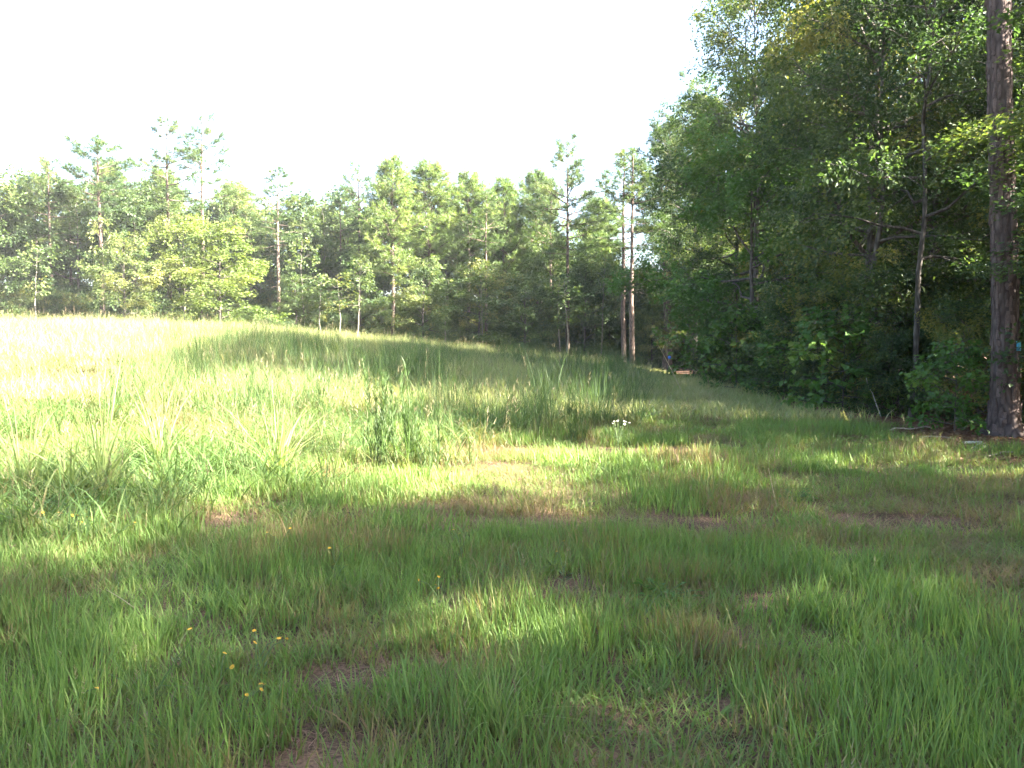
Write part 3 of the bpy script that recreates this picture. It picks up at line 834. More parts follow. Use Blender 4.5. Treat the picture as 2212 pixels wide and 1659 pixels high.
BARE = [(1.78, 5.15, 0.45, 0.25), (1.02, 4.5, 0.18, 0.55), (1.0, 3.6, 0.18, 0.6), (-0.85, 3.05, 0.3, 0.25), (1.5, 7.15, 0.45, 0.35), (2.6, 6.3, 0.5, 0.2), (-0.95, 3.9, 0.22, 0.25),
        (2.9, 4.4, 0.25, 0.2), (3.6, 7.4, 0.5, 0.25), (1.1, 12.3, 1.3, 0.3), (0.35, 5.7, 0.3, 0.2), (-2.3, 3.7, 0.3, 0.2), (4.2, 8.6, 0.6, 0.3)]
def bare(x, y):
    b = np.zeros_like(x)
    for bx, by, rx, ry in BARE:
        d = ((x - bx) / rx) ** 2 + ((y - by) / ry) ** 2
        b = np.maximum(b, np.clip(1.5 - d, 0, 1))
    return b

def grass():
    rng = np.random.default_rng(77)
    pg = M['pale_grass']; sg, wg, tg, dg, sd = M['short_grass'], M['wispy_grass'], M['tall_grass'], M['dark_grass'], M['seed']
    S = []
    def tile(kind, mats, reps, *layers, herbs=(0, 0, 0)):
        ids = []
        for r in range(reps):
            g = Geo()
            for n, size, clumps, spread, h, w, lean, curve, kw, seeds in layers:
                tips = blade_geo(rng, g, square(rng, n, size, clumps, spread), h, w, lean, curve, **kw)
                if seeds: seed_heads(rng, g, tips, *seeds)
            for k in range(herbs[0]):
                c = rng.uniform(-0.5, 0.5, 2) * herbs[1]; q = 7
                th = rng.uniform(0, 6.28) + np.arange(q) * 6.28 / q + rng.normal(0, 0.3, q); ln = rng.uniform(0.5, 1.1, q) * herbs[2]
                lq = leaf_quads(np.tile(np.array([c[0], c[1], 0.02]), (q, 1)) + np.stack([np.cos(th), np.sin(th), rng.uniform(0, 1.5, q)], -1) * herbs[2] * 0.4, np.stack([np.cos(th), np.sin(th), rng.uniform(0.2, 1.0, q)], -1), np.stack([rng.normal(0, 0.3, q), rng.normal(0, 0.3, q), np.ones(q)], -1), ln, ln * 0.5)
                bb = (np.arange(q) * 4)[:, None]
                g.add(lq.reshape(-1, 3), np.concatenate([bb + np.array([[0, 1, 2]]), bb + np.array([[0, 2, 3]])]), 0, ht=1.0, bt=rng.random())
            ids.append(len(S)); S.append(source(kind, g.mesh(kind, mats)))
        return ids
    s3 = dict(segs=3); s2 = dict(segs=2); s4 = dict(segs=4, droop=0.45); s4u = dict(segs=4, droop=0.2)
    N_l = tile('near_lush', [sg, sd, wg], 4, (420, 0.42, 9, 0.07, 0.185, 0.0088, 0.14, 0.22, s3, None), (150, 0.42, 0, 0, 0.11, 0.0045, 0.6, 0.5, dict(segs=2, mat=2), None), (3, 0.42, 0, 0, 0.26, 0.003, 0.15, 0.3, s3, (3, 0.03, 0.002)))
    N_w = tile('near_wispy', [wg, sd, sg], 4, (380, 0.42, 0, 0.06, 0.13, 0.0055, 0.45, 0.5, s3, None), (120, 0.42, 4, 0.06, 0.17, 0.0085, 0.2, 0.3, dict(segs=3, mat=2), None), (14, 0.42, 0, 0, 0.16, 0.0025, 0.2, 0.3, s3, (14, 0.03, 0.0025)), herbs=(7, 0.42, 0.035))
    N_s = tile('near_sparse', [wg, sd, sg, M['litter']], 3, (380, 0.42, 0, 0, 0.045, 0.005, 1.6, 0.6, dict(segs=2, mat=3, droop=0.9), None), (130, 0.42, 5, 0.06, 0.085, 0.0038, 0.6, 0.5, s3, None), (24, 0.42, 2, 0.03, 0.12, 0.005, 0.3, 0.3, s3, None))
    M_l = tile('mid_lush', [sg, sd, wg], 4, (760, 0.84, 12, 0.10, 0.18, 0.0125, 0.16, 0.24, s3, None), (260, 0.84, 0, 0, 0.11, 0.007, 0.6, 0.5, dict(segs=2, mat=2), None))
    M_w = tile('mid_wispy', [wg, sd, sg], 4, (760, 0.84, 0, 0.09, 0.13, 0.0065, 0.5, 0.5, s3, None), (180, 0.84, 8, 0.07, 0.18, 0.009, 0.2, 0.3, dict(segs=3, mat=2), None), (18, 0.84, 0, 0, 0.2, 0.004, 0.2, 0.3, s3, (18, 0.04, 0.004)), herbs=(14, 0.84, 0.05))
    M_s = tile('mid_sparse', [wg, sd, sg, M['litter']], 2, (600, 0.84, 0, 0, 0.05, 0.008, 1.6, 0.6, dict(segs=2, mat=3, droop=0.9), None), (260, 0.84, 6, 0.06, 0.09, 0.006, 0.6, 0.5, s3, None))
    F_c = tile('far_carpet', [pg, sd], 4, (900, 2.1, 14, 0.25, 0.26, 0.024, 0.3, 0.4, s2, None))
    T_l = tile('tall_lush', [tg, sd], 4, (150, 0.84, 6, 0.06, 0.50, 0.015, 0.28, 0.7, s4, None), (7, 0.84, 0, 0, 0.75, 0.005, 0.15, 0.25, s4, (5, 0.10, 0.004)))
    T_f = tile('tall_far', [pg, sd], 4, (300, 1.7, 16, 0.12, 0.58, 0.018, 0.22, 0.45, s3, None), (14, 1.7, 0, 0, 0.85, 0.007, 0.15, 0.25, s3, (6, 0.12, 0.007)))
    D_u = tile('dark_upright', [dg, sd], 4, (230, 1.25, 7, 0.10, 0.95, 0.010, 0.13, 0.28, s4u, (2, 0.14, 0.006)))
    K_s = tile('seed_stalk', [tg, sd], 3, (5, 0.2, 0, 0, 0.85, 0.005, 0.16, 0.25, s4, (5, 0.13, 0.005)))
    B_b = tile('broad_blade', [tg, sd], 3, (14, 0.12, 0, 0, 0.75, 0.020, 0.3, 0.8, dict(segs=5, droop=0.55), None))
    P, I, SC, RZ = [], [], [], []
    half = lambda y: 0.70 * y + 1.6
    def put(x, y, ids, s, grid):
        n = len(x)
        if not n: return
        P.append(np.stack([x, y, ground_z(x, y) - 0.012], -1)); I.append(rng.choice(ids, n))
        SC.append(np.stack([s if not grid else np.ones(n) * 1.04, s if not grid else np.ones(n) * 1.04, s], -1))
        RZ.append(rng.integers(0, 4, n) * np.pi / 2 + rng.normal(0, 0.12, n) if grid else rng.uniform(0, 6.28, n))
    def cells(y0, y1, size):
        ys = np.arange(y0 + size / 2, y1, size); xs = np.arange(-60, 12, size)
        X, Y = np.meshgrid(xs, ys); x = X.ravel(); y = Y.ravel()
        k = (np.abs(x) < half(y) + size) & (x < 10.2)
        x, y = x[k], y[k]
        return x + rng.normal(0, 0.06 * size, len(x)), y + rng.normal(0, 0.06 * size, len(x))
    tallm = lambda x, y: sstep((bound_x(y) - x + 3.2 * (fbm(x * 0.8, y * 0.8, 4) - 0.5)) / 2.2)
    edge = lambda x, y: 1 - sstep((x - 7.0 + 1.5 * sstep((y - 12.2) / 1.0) * sstep((16.5 - y) / 1.0) - 2.0 * (fbm(x * 0.6, y * 0.6, 8) - 0.5)) / 1.4)
    lushf = lambda x, y: fbm(x * 0.6 + 3, y * 0.6, 31) + 0.22 * sstep((x + 0.9) / 1.2) * sstep((5.4 - y) / 0.8) - 0.16 * sstep((y - 5.2) / 0.8) * sstep((x - 0.2) / 0.8) * sstep((11 - y) / 2) - 0.10 * sstep((-x - 1.0) / 1.0) * sstep((5 - y))
    def short(x, y, L, W, Sp):
        u = rng.random(len(x)); l = lushf(x, y) + rng.normal(0, 0.04, len(x)); b = bare(x, y); e = edge(x, y)
        on = u < e * 1.3
        kind = np.where(b > 0.45, 2, np.where(l > 0.40, 0, 1))
        kind = np.where((e < 0.6), 2, kind)
        hs = np.clip(0.72 + 1.9 * (fbm(x * 1.6, y * 1.6, 63) - 0.40), 0.42, 1.5)
        on &= ~((b > 0.9) & (rng.random(len(x)) < 0.25))
        for k, ids in enumerate((L, W, Sp)):
            m = on & (kind == k)
            put(x[m], y[m], ids, hs[m], True)
    short(*cells(1.8, 7.0, 0.4), N_l, N_w, N_s)
    short(*cells(7.0, 17.0, 0.8), M_l, M_w, M_s)
    x, y = cells(17, 64, 2.0); m = rng.random(len(x)) < edge(x, y) * 1.3
    put(x[m], y[m], F_c, np.clip(0.6 + 0.8 * fbm(x[m] * 0.4, y[m] * 0.4, 12), 0.5, 1.3), True)
    patch = lambda x, y: sstep((fbm(x * 0.5, y * 0.5, 55) - 0.40) / 0.15)
    x, y = cells(4.0, 17, 0.8); m = rng.random(len(x)) < tallm(x, y) * (0.35 + 0.65 * patch(x, y))
    put(x[m], y[m], T_l, (0.55 + 0.85 * fbm(x * 0.7, y * 0.7, 71))[m], True)
    x, y = cells(17, 64, 1.6); m = rng.random(len(x)) < tallm(x, y) * (0.5 + 0.5 * patch(x, y))
    put(x[m], y[m], T_f, (0.55 + 0.85 * fbm(x * 0.4, y * 0.4, 73))[m], True)
    x, y = cells(14, 48, 1.2); m = rng.random(len(x)) < 0.7 * tallm(x, y) * sstep((fbm(x * 0.30 + 7, y * 0.22, 91) - 0.43) / 0.14) * sstep((x + 0.42 * y + 1.5) / 5) * sstep((43 - y) / 6)
    put(x[m], y[m], D_u, (0.35 + 1.3 * fbm(x * 0.6, y * 0.6, 75))[m], True)
    def loose(y0, y1, dens, ids, mask, size):
        n = int((y1 - y0) * 2 * half(y1) * dens)
        y = rng.uniform(y0, y1, n); x = rng.uniform(-half(y1), half(y1), n)
        k = (np.abs(x) < half(y)) & (x < 6.5); x, y = x[k], y[k]
        k = rng.random(len(x)) < mask(x, y); x, y = x[k], y[k]
        put(x, y, ids, rng.uniform(*size, len(x)), False)
    loose(4.5, 16, 0.9, B_b, tallm, (0.5, 1.1))
    loose(2.2, 7.5, 2.2, K_s, lambda x, y: 0.8 + 0 * x, (0.28, 0.5))
    loose(2.2, 7.5, 0.8, B_b, lambda x, y: 0.8 + 0 * x, (0.25, 0.4))
    loose(4.5, 26, 0.7, K_s, lambda x, y: 0.06 + 0.94 * tallm(x, y), (0.6, 1.2))
    P_, I_, S2, Z_ = np.concatenate(P), np.concatenate(I), np.concatenate(SC), np.concatenate(RZ)
    n = len(P_)
    rot = np.stack([rng.normal(0, 0.04, n), rng.normal(0, 0.04, n), Z_], -1)
    o = scatter('grass', S, P_, rot, S2, I_, np.clip(0.5 + rng.normal(0, 0.05, n), 0, 1))
    tag(o, 'green meadow grass, short in front and waist-high beyond', 'grass', kind='stuff')
    print('grass tiles', n)
grass()

# brown needles and dead leaves on the ground along the wood
def litter():
    rng = np.random.default_rng(8)
    S = []
    for r in range(3):
        g = Geo(); n = 330
        b = square(rng, n, 0.9); az = rng.uniform(0, 6.28, n)
        d = np.stack([np.cos(az), np.sin(az), rng.normal(0, 0.12, n)], -1)
        nm = np.stack([rng.normal(0, 0.3, n), rng.normal(0, 0.3, n), np.ones(n)], -1)
        lf = rng.random(n) < 0.22
        ln = np.where(lf, rng.uniform(0.05, 0.11, n), rng.uniform(0.12, 0.22, n)); w = np.where(lf, ln * 0.6, 0.006)
        q = leaf_quads(np.concatenate([b, rng.uniform(0.008, 0.03, (n, 1))], 1), d, nm, ln, w)
        bb = (np.arange(n) * 4)[:, None]
        g.add(q.reshape(-1, 3), np.concatenate([bb + np.array([[0, 1, 2]]), bb + np.array([[0, 2, 3]])]), 0, ht=1.0, bt=np.repeat(rng.random(n), 4))
        S.append(source('litter_patch', g.mesh('litter_patch', [M['litter']])))
    xs, ys = np.meshgrid(np.arange(5.8, 16, 0.8), np.arange(6, 50, 0.8)); x = xs.ravel(); y = ys.ravel()
    k = (x < 0.72 * y + 2.5) & (rng.random(len(x)) < sstep((x - 6.0 + 1.2 * sstep((y - 12.2) / 1.0) * sstep((16.5 - y) / 1.0) - 1.5 * (fbm(x * 0.6, y * 0.6, 8) - 0.5)) / 1.6)); x, y = x[k], y[k]
    x = x + rng.normal(0, 0.1, len(x)); y = y + rng.normal(0, 0.1, len(x)); n = len(x)
    o = scatter('leaf_litter', S, np.stack([x, y, ground_z(x, y)], -1), np.stack([np.zeros(n), np.zeros(n), rng.uniform(0, 6.28, n)], -1), np.ones((n, 3)), rng.integers(0, 3, n), np.full(n, 0.5))
    tag(o, 'reddish brown pine needles and dead leaves under the trees', 'litter', kind='stuff')
litter()

# ------------------------------------------------------------------ the big pine at the right border
M['plate'] = bark_material('bark_plate', (0.06, 0.042, 0.038), (0.19, 0.14, 0.125), 9.0, 0.5, bump=0.6, rand=0.35)
M['furrow'] = bark_material('bark_furrow', (0.04, 0.029, 0.026), (0.13, 0.10, 0.09), 7.0, 0.3, bump=0.8)
M['blaze'] = plain('blue_paint', (0.10, 0.42, 0.62), 0.6, 0.3, 0.12, 60)
M['blaze_far'] = plain('deep_blue_paint', (0.03, 0.16, 0.62), 0.6, 0.3, 0.12, 40)

def big_pine():
    rng = np.random.default_rng(404)
    base = ground_at(2172, 945)
    bx, by = float(base[0]), float(base[1]); bz = gz(bx, by)
    HT = 21.0
    lean = np.array([-0.038, 0.0])
    def axis(z): return np.array([lean[0] * z + 0.03 * math.sin(z * 0.7), lean[1] * z + 0.02 * math.sin(z * 0.5 + 1), z])
    def rad(z): return np.interp(z, [-0.3, 0.0, 0.25, 0.7, 1.4, 8, 14, 21], [0.42, 0.34, 0.265, 0.23, 0.21, 0.175, 0.13, 0.05])
    root = empty('pine_tree', (bx, by, bz))
    tag(root, 'big pine with thick plated bark and a blue paint mark at the right border', 'pine')
    zs = np.concatenate([np.arange(-0.3, 1.4, 0.1), np.arange(1.4, HT, 0.3)])
    th = np.arange(28) * 2 * np.pi / 28
    V = np.array([axis(z) + rad(z) * (1 + 0.03 * math.sin(3 * t + z) + (0.35 * max(0, math.cos(2.5 * t + 0.6)) * max(0, 1 - z / 0.6) ** 1.5 if z < 0.6 else 0)) * np.array([math.cos(t), math.sin(t), 0]) for z in zs for t in th])
    i = np.arange(len(zs) - 1)[:, None] * 28; j = np.arange(28)[None, :]; k = (j + 1) % 28
    F = np.stack([i + j, i + k, i + 28 + k, i + 28 + j], -1).reshape(-1, 4)
    g = Geo(); g.add(V, F)
    trunk = mesh_obj('trunk', g.mesh('big_trunk', [M['furrow']]), root)
    T, C = pine(405, HT, 0.58, 3.4, 0.20, 'layer', (20, 0.28, 0.28, 0.02), 1.2, lean=(lean[0], 0), bend=0.0, stubs=0)
    T.V = T.V[1:]; T.F = [f - 16 * 9 for f in T.F[1:]]; T.M = T.M[1:]      # limbs only: the trunk above is the trunk
    mesh_obj('limbs', T.mesh('big_limbs', [M['pine_bark']]), root)
    mesh_obj('crown', C.mesh('big_crown', [M['needle']], smooth=False), root)
    # bark plates
    def plate_geo(r):
        m = 8
        a = np.arange(m) * 2 * np.pi / m + r.normal(0, 0.12, m)
        rr = np.array([1.0] * m) * r.uniform(0.72, 1.2, m)
        o = np.stack([np.zeros(m), 0.5 * np.sign(np.cos(a)) * np.abs(np.cos(a)) ** 0.6 * rr, 0.5 * np.sign(np.sin(a)) * np.abs(np.sin(a)) ** 0.6 * rr], -1)
        f = o * np.array([1, 0.86, 0.92]) + np.array([1.0, 0, 0]) + np.stack([r.normal(0, 0.15, m), np.zeros(m), np.zeros(m)], -1)
        ob = o - np.array([0.8, 0, 0])
        V = np.concatenate([ob, f, [[1.15, r.normal(0, 0.1), r.normal(0, 0.1)]]])
        F4 = np.array([[q, (q + 1) % m, m + (q + 1) % m, m + q] for q in range(m)])
        F3 = np.array([[m + q, m + (q + 1) % m, 2 * m] for q in range(m)])
        return V, F4, F3
    variants = []
    for v in range(8):
        V, F4, F3 = plate_geo(rng)
        gg = Geo(); gg.add(V, F4); gg.F.append(F3); gg.M.append(np.zeros(len(F3), np.int32))
        variants.append((gg.mesh('plate', [M['plate']], smooth=False), V, F4, F3))
    cam_az = math.atan2(-by, -bx)
    cand = []
    ncol = 17
    for c in range(ncol):
        z = rng.uniform(0.0, 0.15)
        while z < 14.0:
            h = rng.choice([0.1, 0.16, 0.24, 0.36, 0.5]) * rng.uniform(0.8, 1.2)
            t = (c + 0.5 + rng.normal(0, 0.16)) * 2 * np.pi / ncol + 0.22 * math.sin(z * 1.3 + c * 2.1)
            cand.append((z + h / 2, t, h))
            z += h + 0.004
    vis = lambda q: abs((q[1] - cam_az + math.pi) % (2 * math.pi) - math.pi)
    front = [q for q in cand if q[0] < 8.3 and vis(q) < 1.25]
    front.sort(key=lambda q: -q[2] * math.cos(vis(q)))
    single = set(id(q) for q in front[:295])
    rest = Geo()
    for q in cand:
        z, t, h = q
        r_ = rad(z) * (1 + 0.03 * math.sin(3 * t + z))
        w = 2 * math.pi * r_ / ncol * rng.uniform(0.6, 1.15)
        p = axis(z) + (r_ - 0.004) * np.array([math.cos(t), math.sin(t), 0])
        v = int(rng.integers(0, 8)); th_ = rng.uniform(0.008, 0.020)
        e = Euler((rng.normal(0, 0.06), rng.normal(0, 0.05), t), 'XYZ')
        if id(q) in single:
            mesh_obj('bark_plate', variants[v][0], root, tuple(p), e, (th_, w, h))
        else:
            Mx = Matrix.LocRotScale(Vector(p), e, Vector((th_, w, h)))
            A = np.array(Mx)
            VV = variants[v][1] @ A[:3, :3].T + A[:3, 3]
            rest.add(VV, variants[v][2]); rest.F.append(variants[v][3] + rest.n - len(VV)); rest.M.append(np.zeros(len(variants[v][3]), np.int32))
    ro = mesh_obj('bark', rest.mesh('rest_bark', [M['plate']], smooth=False), root)
    ro['kind'] = 'stuff'
    # blue blaze on the side that faces the right
    zc = 1.6 + CAM_H * 0 - bz + 0.06
    ta = cam_az + 1.22
    A = np.linspace(-0.24, 0.24, 5); Zs = np.linspace(-0.085, 0.085, 5)
    VV = [axis(zc + z) + (rad(zc) + 0.034 - 0.004 * (abs(z) > 0.07)) * np.array([math.cos(ta + a * (1 - 0.3 * abs(z) / 0.085)), math.sin(ta + a * (1 - 0.3 * abs(z) / 0.085)), 0]) for z in Zs for a in A]
    VB = [axis(zc + z) + (rad(zc) - 0.01) * np.array([math.cos(ta + a), math.sin(ta + a), 0]) for z in Zs for a in A]
    FF = [[r_ * 5 + c_, r_ * 5 + c_ + 1, r_ * 5 + c_ + 6, r_ * 5 + c_ + 5] for r_ in range(4) for c_ in range(4)]
    ring = [0, 1, 2, 3, 4, 9, 14, 19, 24, 23, 22, 21, 20, 15, 10, 5]
    FF += [[ring[q], ring[(q + 1) % 16], ring[(q + 1) % 16] + 25, ring[q] + 25] for q in range(16)]
    gb = Geo(); gb.add(np.array(VV + VB), np.array(FF))
    pm = mesh_obj('paint_mark', gb.mesh('paint_mark', [M['blaze']]), root)
    pm['label'] = 'light blue paint blaze on the trunk'
    return bx, by
BIG = big_pine()

# two trunks at the dark opening, one with a blue mark
for px, dep, rz, lab in ((1437, 58.5, 0.4, 'left of two pine trunks at the dark opening in the wood edge'), (1446, 57.5, 2.0, 'pine trunk with a deep blue paint spot at the dark opening')):
    p = at(px, 790, dep)
    r = plant_tree('pine_tree', P_pine_l[1 if px < 1440 else 0], float(p[0]), float(p[1]), 17, 0.95 * 19 / 17, rz, lab, 'pine', 'pines at the dark opening')
    if px > 1440:
        g = Geo()
        n = 9; a = np.arange(n) * 2 * np.pi / n
        k = np.stack([0.12 * np.cos(a) * (1 + 0.15 * np.sin(3 * a)), np.full(n, -0.245), 0.13 * np.sin(a)], -1)
        bk = k + np.array([0, 0.09, 0])
        V = np.concatenate([k, bk, [[0, -0.255, 0]]])
        F4 = np.array([[q, (q + 1) % n, n + (q + 1) % n, n + q] for q in range(n)]); F3 = np.array([[2 * n, (q + 1) % n, q] for q in range(n)])
        g.add(V, F4); g.F.append(F3); g.M.append(np.zeros(n, np.int32))
        m = mesh_obj('paint_mark', g.mesh('paint_spot', [M['blaze_far']]), r)
        m.location = Matrix.Rotation(-rz, 4, 'Z') @ Vector((0, 0, 1.0)); m.rotation_euler = (0, 0, -rz - 0.18)
        m['label'] = 'deep blue paint spot low on the trunk'

for x, y, H, rz, lab in ((8.0, 20.0, 2.6, 1.0, 'thin sapling with light green leaves left of the slender grey trunk'), (7.9, 24.0, 2.0, 2.2, 'small light green sapling before the dense shaded shrub'),
                         (7.8, 28.8, 3.0, 3.1, 'light green sapling under the low bright green tree'), (8.1, 37.0, 3.2, 4.0, 'yellowish sapling near the dark opening in the wood edge')):
    plant_tree('sapling', P_sapling, x, y, H, 1.1, rz, lab, 'sapling', 'saplings along the wood edge')
# sapling beside the big pine
p = ground_at(2062, 935)
plant_tree('sapling', P_sapling, float(p[0]), float(p[1]), 1.7, 1.0, 0.4, 'thin sapling with yellow-green leaves left of the big pine foot', 'sapling', None)

# ------------------------------------------------------------------ weeds and flowers of the field
M['fennel'] = leaf_material('weed_green', [(0.0, (0.045, 0.080, 0.028)), (0.5, (0.070, 0.115, 0.036)), (1.0, (0.12, 0.16, 0.05))], transl=0.38)
M['stem'] = plain('plant_stem', (0.09, 0.13, 0.05), 0.6, 0.2, 0.2, 20)
M['dry'] = plain('dry_stalk', (0.42, 0.34, 0.20), 0.7, 0.2, 0.2, 20)
M['yellow'] = plain('yellow_petal', (0.48, 0.28, 0.025), 0.6, 0.2, 0.12, 80)
M['white'] = plain('white_petal', (0.80, 0.78, 0.72), 0.6, 0.2, 0.08, 80)
M['wood'] = plain('dead_wood', (0.30, 0.25, 0.20), 0.85, 0.1, 0.35, 25)
M['bleached'] = plain('bleached_wood', (0.36, 0.33, 0.30), 0.8, 0.1, 0.2, 25)

def weed_meshes(seed, H, ns, spread):
    rng = np.random.default_rng(seed)
    T, C = Geo(), Geo()
    for i in range(ns):
        a = rng.uniform(0, 6.28); r0 = spread * rng.random(); L = H * rng.uniform(0.45, 1.08); ln = rng.normal(0, 0.13, 2)
        z = np.linspace(0, 1, 6)
        path = np.stack([r0 * math.cos(a) + ln[0] * L * z + 0.02 * np.sin(z * 5 + i), r0 * math.sin(a) + ln[1] * L * z, L * z], -1)
        V, F = tube(path, 0.006 * (1 - 0.6 * z) + 0.001, 4); T.add(V, F)
        m = int(75 * L)
        t = rng.uniform(0.15, 1.0, m); P = np.array([interp_path(path, min(q, 0.99)) for q in t])
        th = rng.uniform(0, 6.28, m)
        d = np.stack([np.cos(th), np.sin(th), rng.uniform(1.2, 3.5, m)], -1)
        q = leaf_quads(P, d, rng.normal(0, 1, (m, 3)), rng.uniform(0.08, 0.22, m) * (1.15 - 0.5 * t), np.full(m, 0.008))
        b = (np.arange(m) * 4)[:, None]
        C.add(q.reshape(-1, 3), np.concatenate([b + np.array([[0, 1, 2]]), b + np.array([[0, 2, 3]])]), 0, tint=np.repeat(np.clip(rng.normal(0.4, 0.2, m), 0, 1), 4))
    return T.mesh('weed_stems', [M['stem']]), C.mesh('weed_foliage', [M['fennel']], smooth=False)
WEED = [weed_meshes(501, 1.2, 8, 0.24), weed_meshes(502, 1.1, 4, 0.12), weed_meshes(503, 1.35, 12, 0.40)]
for px, py, v, s, lab in [
    (850, 1010, 2, 1.0, 'dark feathery weed with many upright stems in the middle of the lit meadow'),
    (888, 1008, 0, 0.95, 'dark feathery weed just right of the many-stemmed one mid-meadow'),
    (818, 1000, 1, 0.95, 'thin dark feathery weed just left of the many-stemmed one mid-meadow'),
    (928, 1040, 1, 0.8, 'short feathery weed lower right of the many-stemmed one'),
    (545, 920, 1, 1.0, 'narrow dark weed standing alone in the bright grass above the broad-bladed tufts'),
    (432, 845, 2, 0.9, 'dark spreading weed clump against the brightest grass near the crest'),
    (1240, 960, 0, 0.85, 'dark weed left of the white-flowered plant'),
    (1180, 905, 1, 0.9, 'slim dark weed up the slope from the white-flowered plant'),
    (690, 900, 0, 0.85, 'dark weed clump halfway between the lone narrow weed and the middle group'),
    (250, 900, 0, 0.9, 'dark weed behind the pale broad-bladed tuft on the left'),
]:
    p = ground_at(px, py)
    r = empty('feathery_weed', tuple(p), (0, 0, px * 0.37), (s, s, s))
    tag(r, lab, 'weed', 'feathery weeds in the meadow')
    mesh_obj('stem', WEED[v][0], r); mesh_obj('foliage', WEED[v][1], r)

M['tuft_blade'] = grass_material('tuft_blade', [(0.0, (0.22, 0.27, 0.10)), (0.5, (0.13, 0.19, 0.065)), (1.0, (0.10, 0.16, 0.055))], transl=0.4, base_amt=0.3)
def tuft_mesh(seed, n, H, w):
    rng = np.random.default_rng(seed); g = Geo()
    b, th = disc(rng, n, 0.09)
    blade_geo(rng, g, b, H, w, 0.28, 0.55, segs=6, droop=0.5, out=th)
    b, th = disc(rng, n // 3, 0.06)
    blade_geo(rng, g, b, H * 1.15, w * 0.6, 0.1, 0.12, segs=5, droop=0.2, out=th)
    return g.mesh('tuft_blades', [M['tuft_blade']])
TUFT = [tuft_mesh(601, 60, 1.15, 0.024), tuft_mesh(602, 44, 1.0, 0.028)]
for px, py, v, s, lab in [
    (222, 1085, 0, 1.0, 'tall broad-bladed grass tuft, brightest on the left side of the meadow'),
    (58, 1080, 1, 0.95, 'broad-bladed grass tuft near the left picture border'),
    (150, 1100, 1, 0.8, 'leaning broad-bladed tuft between the border tuft and the brightest tuft'),
    (350, 1020, 0, 0.9, 'arching broad-bladed tuft up the slope right of the brightest tuft'),
    (600, 1030, 1, 0.9, 'arching broad-bladed tuft left of the dark feathery weeds'),
    (1075, 1600, 1, 0.30, 'low arching broad-bladed tuft in the short grass nearest the camera'),
]:
    p = ground_at(px, py)
    o = mesh_obj('grass_tuft', TUFT[v], None, tuple(p), (0, 0, px * 0.61), (s, s, s))
    tag(o, lab, 'grass tuft', 'broad-bladed grass tufts')

# yellow wildflowers
def head_mesh(mat, r, petals=8):
    g = Geo()
    for k in range(petals):
        a = k * 2 * math.pi / petals; d = np.array([math.cos(a), math.sin(a), 0.25]); s = np.array([-math.sin(a), math.cos(a), 0]) * r * 0.28
        z = np.array([0, 0, 0.0])
        g.add(np.array([z, d * r * 0.6 - s, d * r - [0, 0, r * 0.12], d * r * 0.6 + s]), np.array([[0, 1, 2], [0, 2, 3]]))
    t = np.arange(6) * math.pi / 3
    c = np.concatenate([np.stack([0.28 * r * np.cos(t), 0.28 * r * np.sin(t), np.full(6, 0.1 * r)], -1), [[0, 0, 0.28 * r]]])
    g.add(c, np.array([[q, (q + 1) % 6, 6] for q in range(6)]))
    return g.mesh('flower_head', [mat], smooth=False)
HEAD_Y = head_mesh(M['yellow'], 0.012); HEAD_W = head_mesh(M['white'], 0.017, 10)
def flower_plant(name, px, py, H, heads, hm, label, cat, group, seed, spread=0.12, rise=0.0):
    rng = np.random.default_rng(seed)
    p = ground_at(px, py)
    r = empty(name, tuple(p)); tag(r, label, cat, group)
    g = Geo(); pos = []
    fork = np.array([rng.normal(0, 0.02), rng.normal(0, 0.02), H * 0.35])
    V, F = tube(np.array([[0, 0, 0], fork * 0.6, fork]), [0.004, 0.0035, 0.003], 4); g.add(V, F)
    for k in range(heads):
        a = k * 2.4 + rng.normal(0, 0.5)
        e = np.array([math.cos(a) * spread * rng.uniform(0.4, 1), math.sin(a) * spread * rng.uniform(0.4, 1), H * rng.uniform(0.82, 1.0)])
        V, F = tube(np.array([fork, (fork + e) / 2 + [0, 0, 0.03], e]), [0.003, 0.0025, 0.002], 4); g.add(V, F)
        pos.append(e)
    m = 9; t = rng.uniform(0.1, 0.8, m)
    P = fork[None, :] * t[:, None]; th = rng.uniform(0, 6.28, m)
    q = leaf_quads(P, np.stack([np.cos(th), np.sin(th), np.full(m, 0.6)], -1), np.stack([rng.normal(0, 0.3, m), rng.normal(0, 0.3, m), np.ones(m)], -1), rng.uniform(0.05, 0.09, m), np.full(m, 0.014))
    b = (np.arange(m) * 4)[:, None]
    g.add(q.reshape(-1, 3), np.concatenate([b + np.array([[0, 1, 2]]), b + np.array([[0, 2, 3]])]))
    mesh_obj('stem', g.mesh('flower_stem', [M['stem']]), r)
    for e in pos:
        s = rng.uniform(0.8, 1.25)
        mesh_obj('flower_head', hm, r, tuple(e), (rng.normal(-0.3, 0.35), rng.normal(0, 0.35), rng.uniform(0, 6)), (s, s, s))
GF = 'yellow wildflowers in the grass'
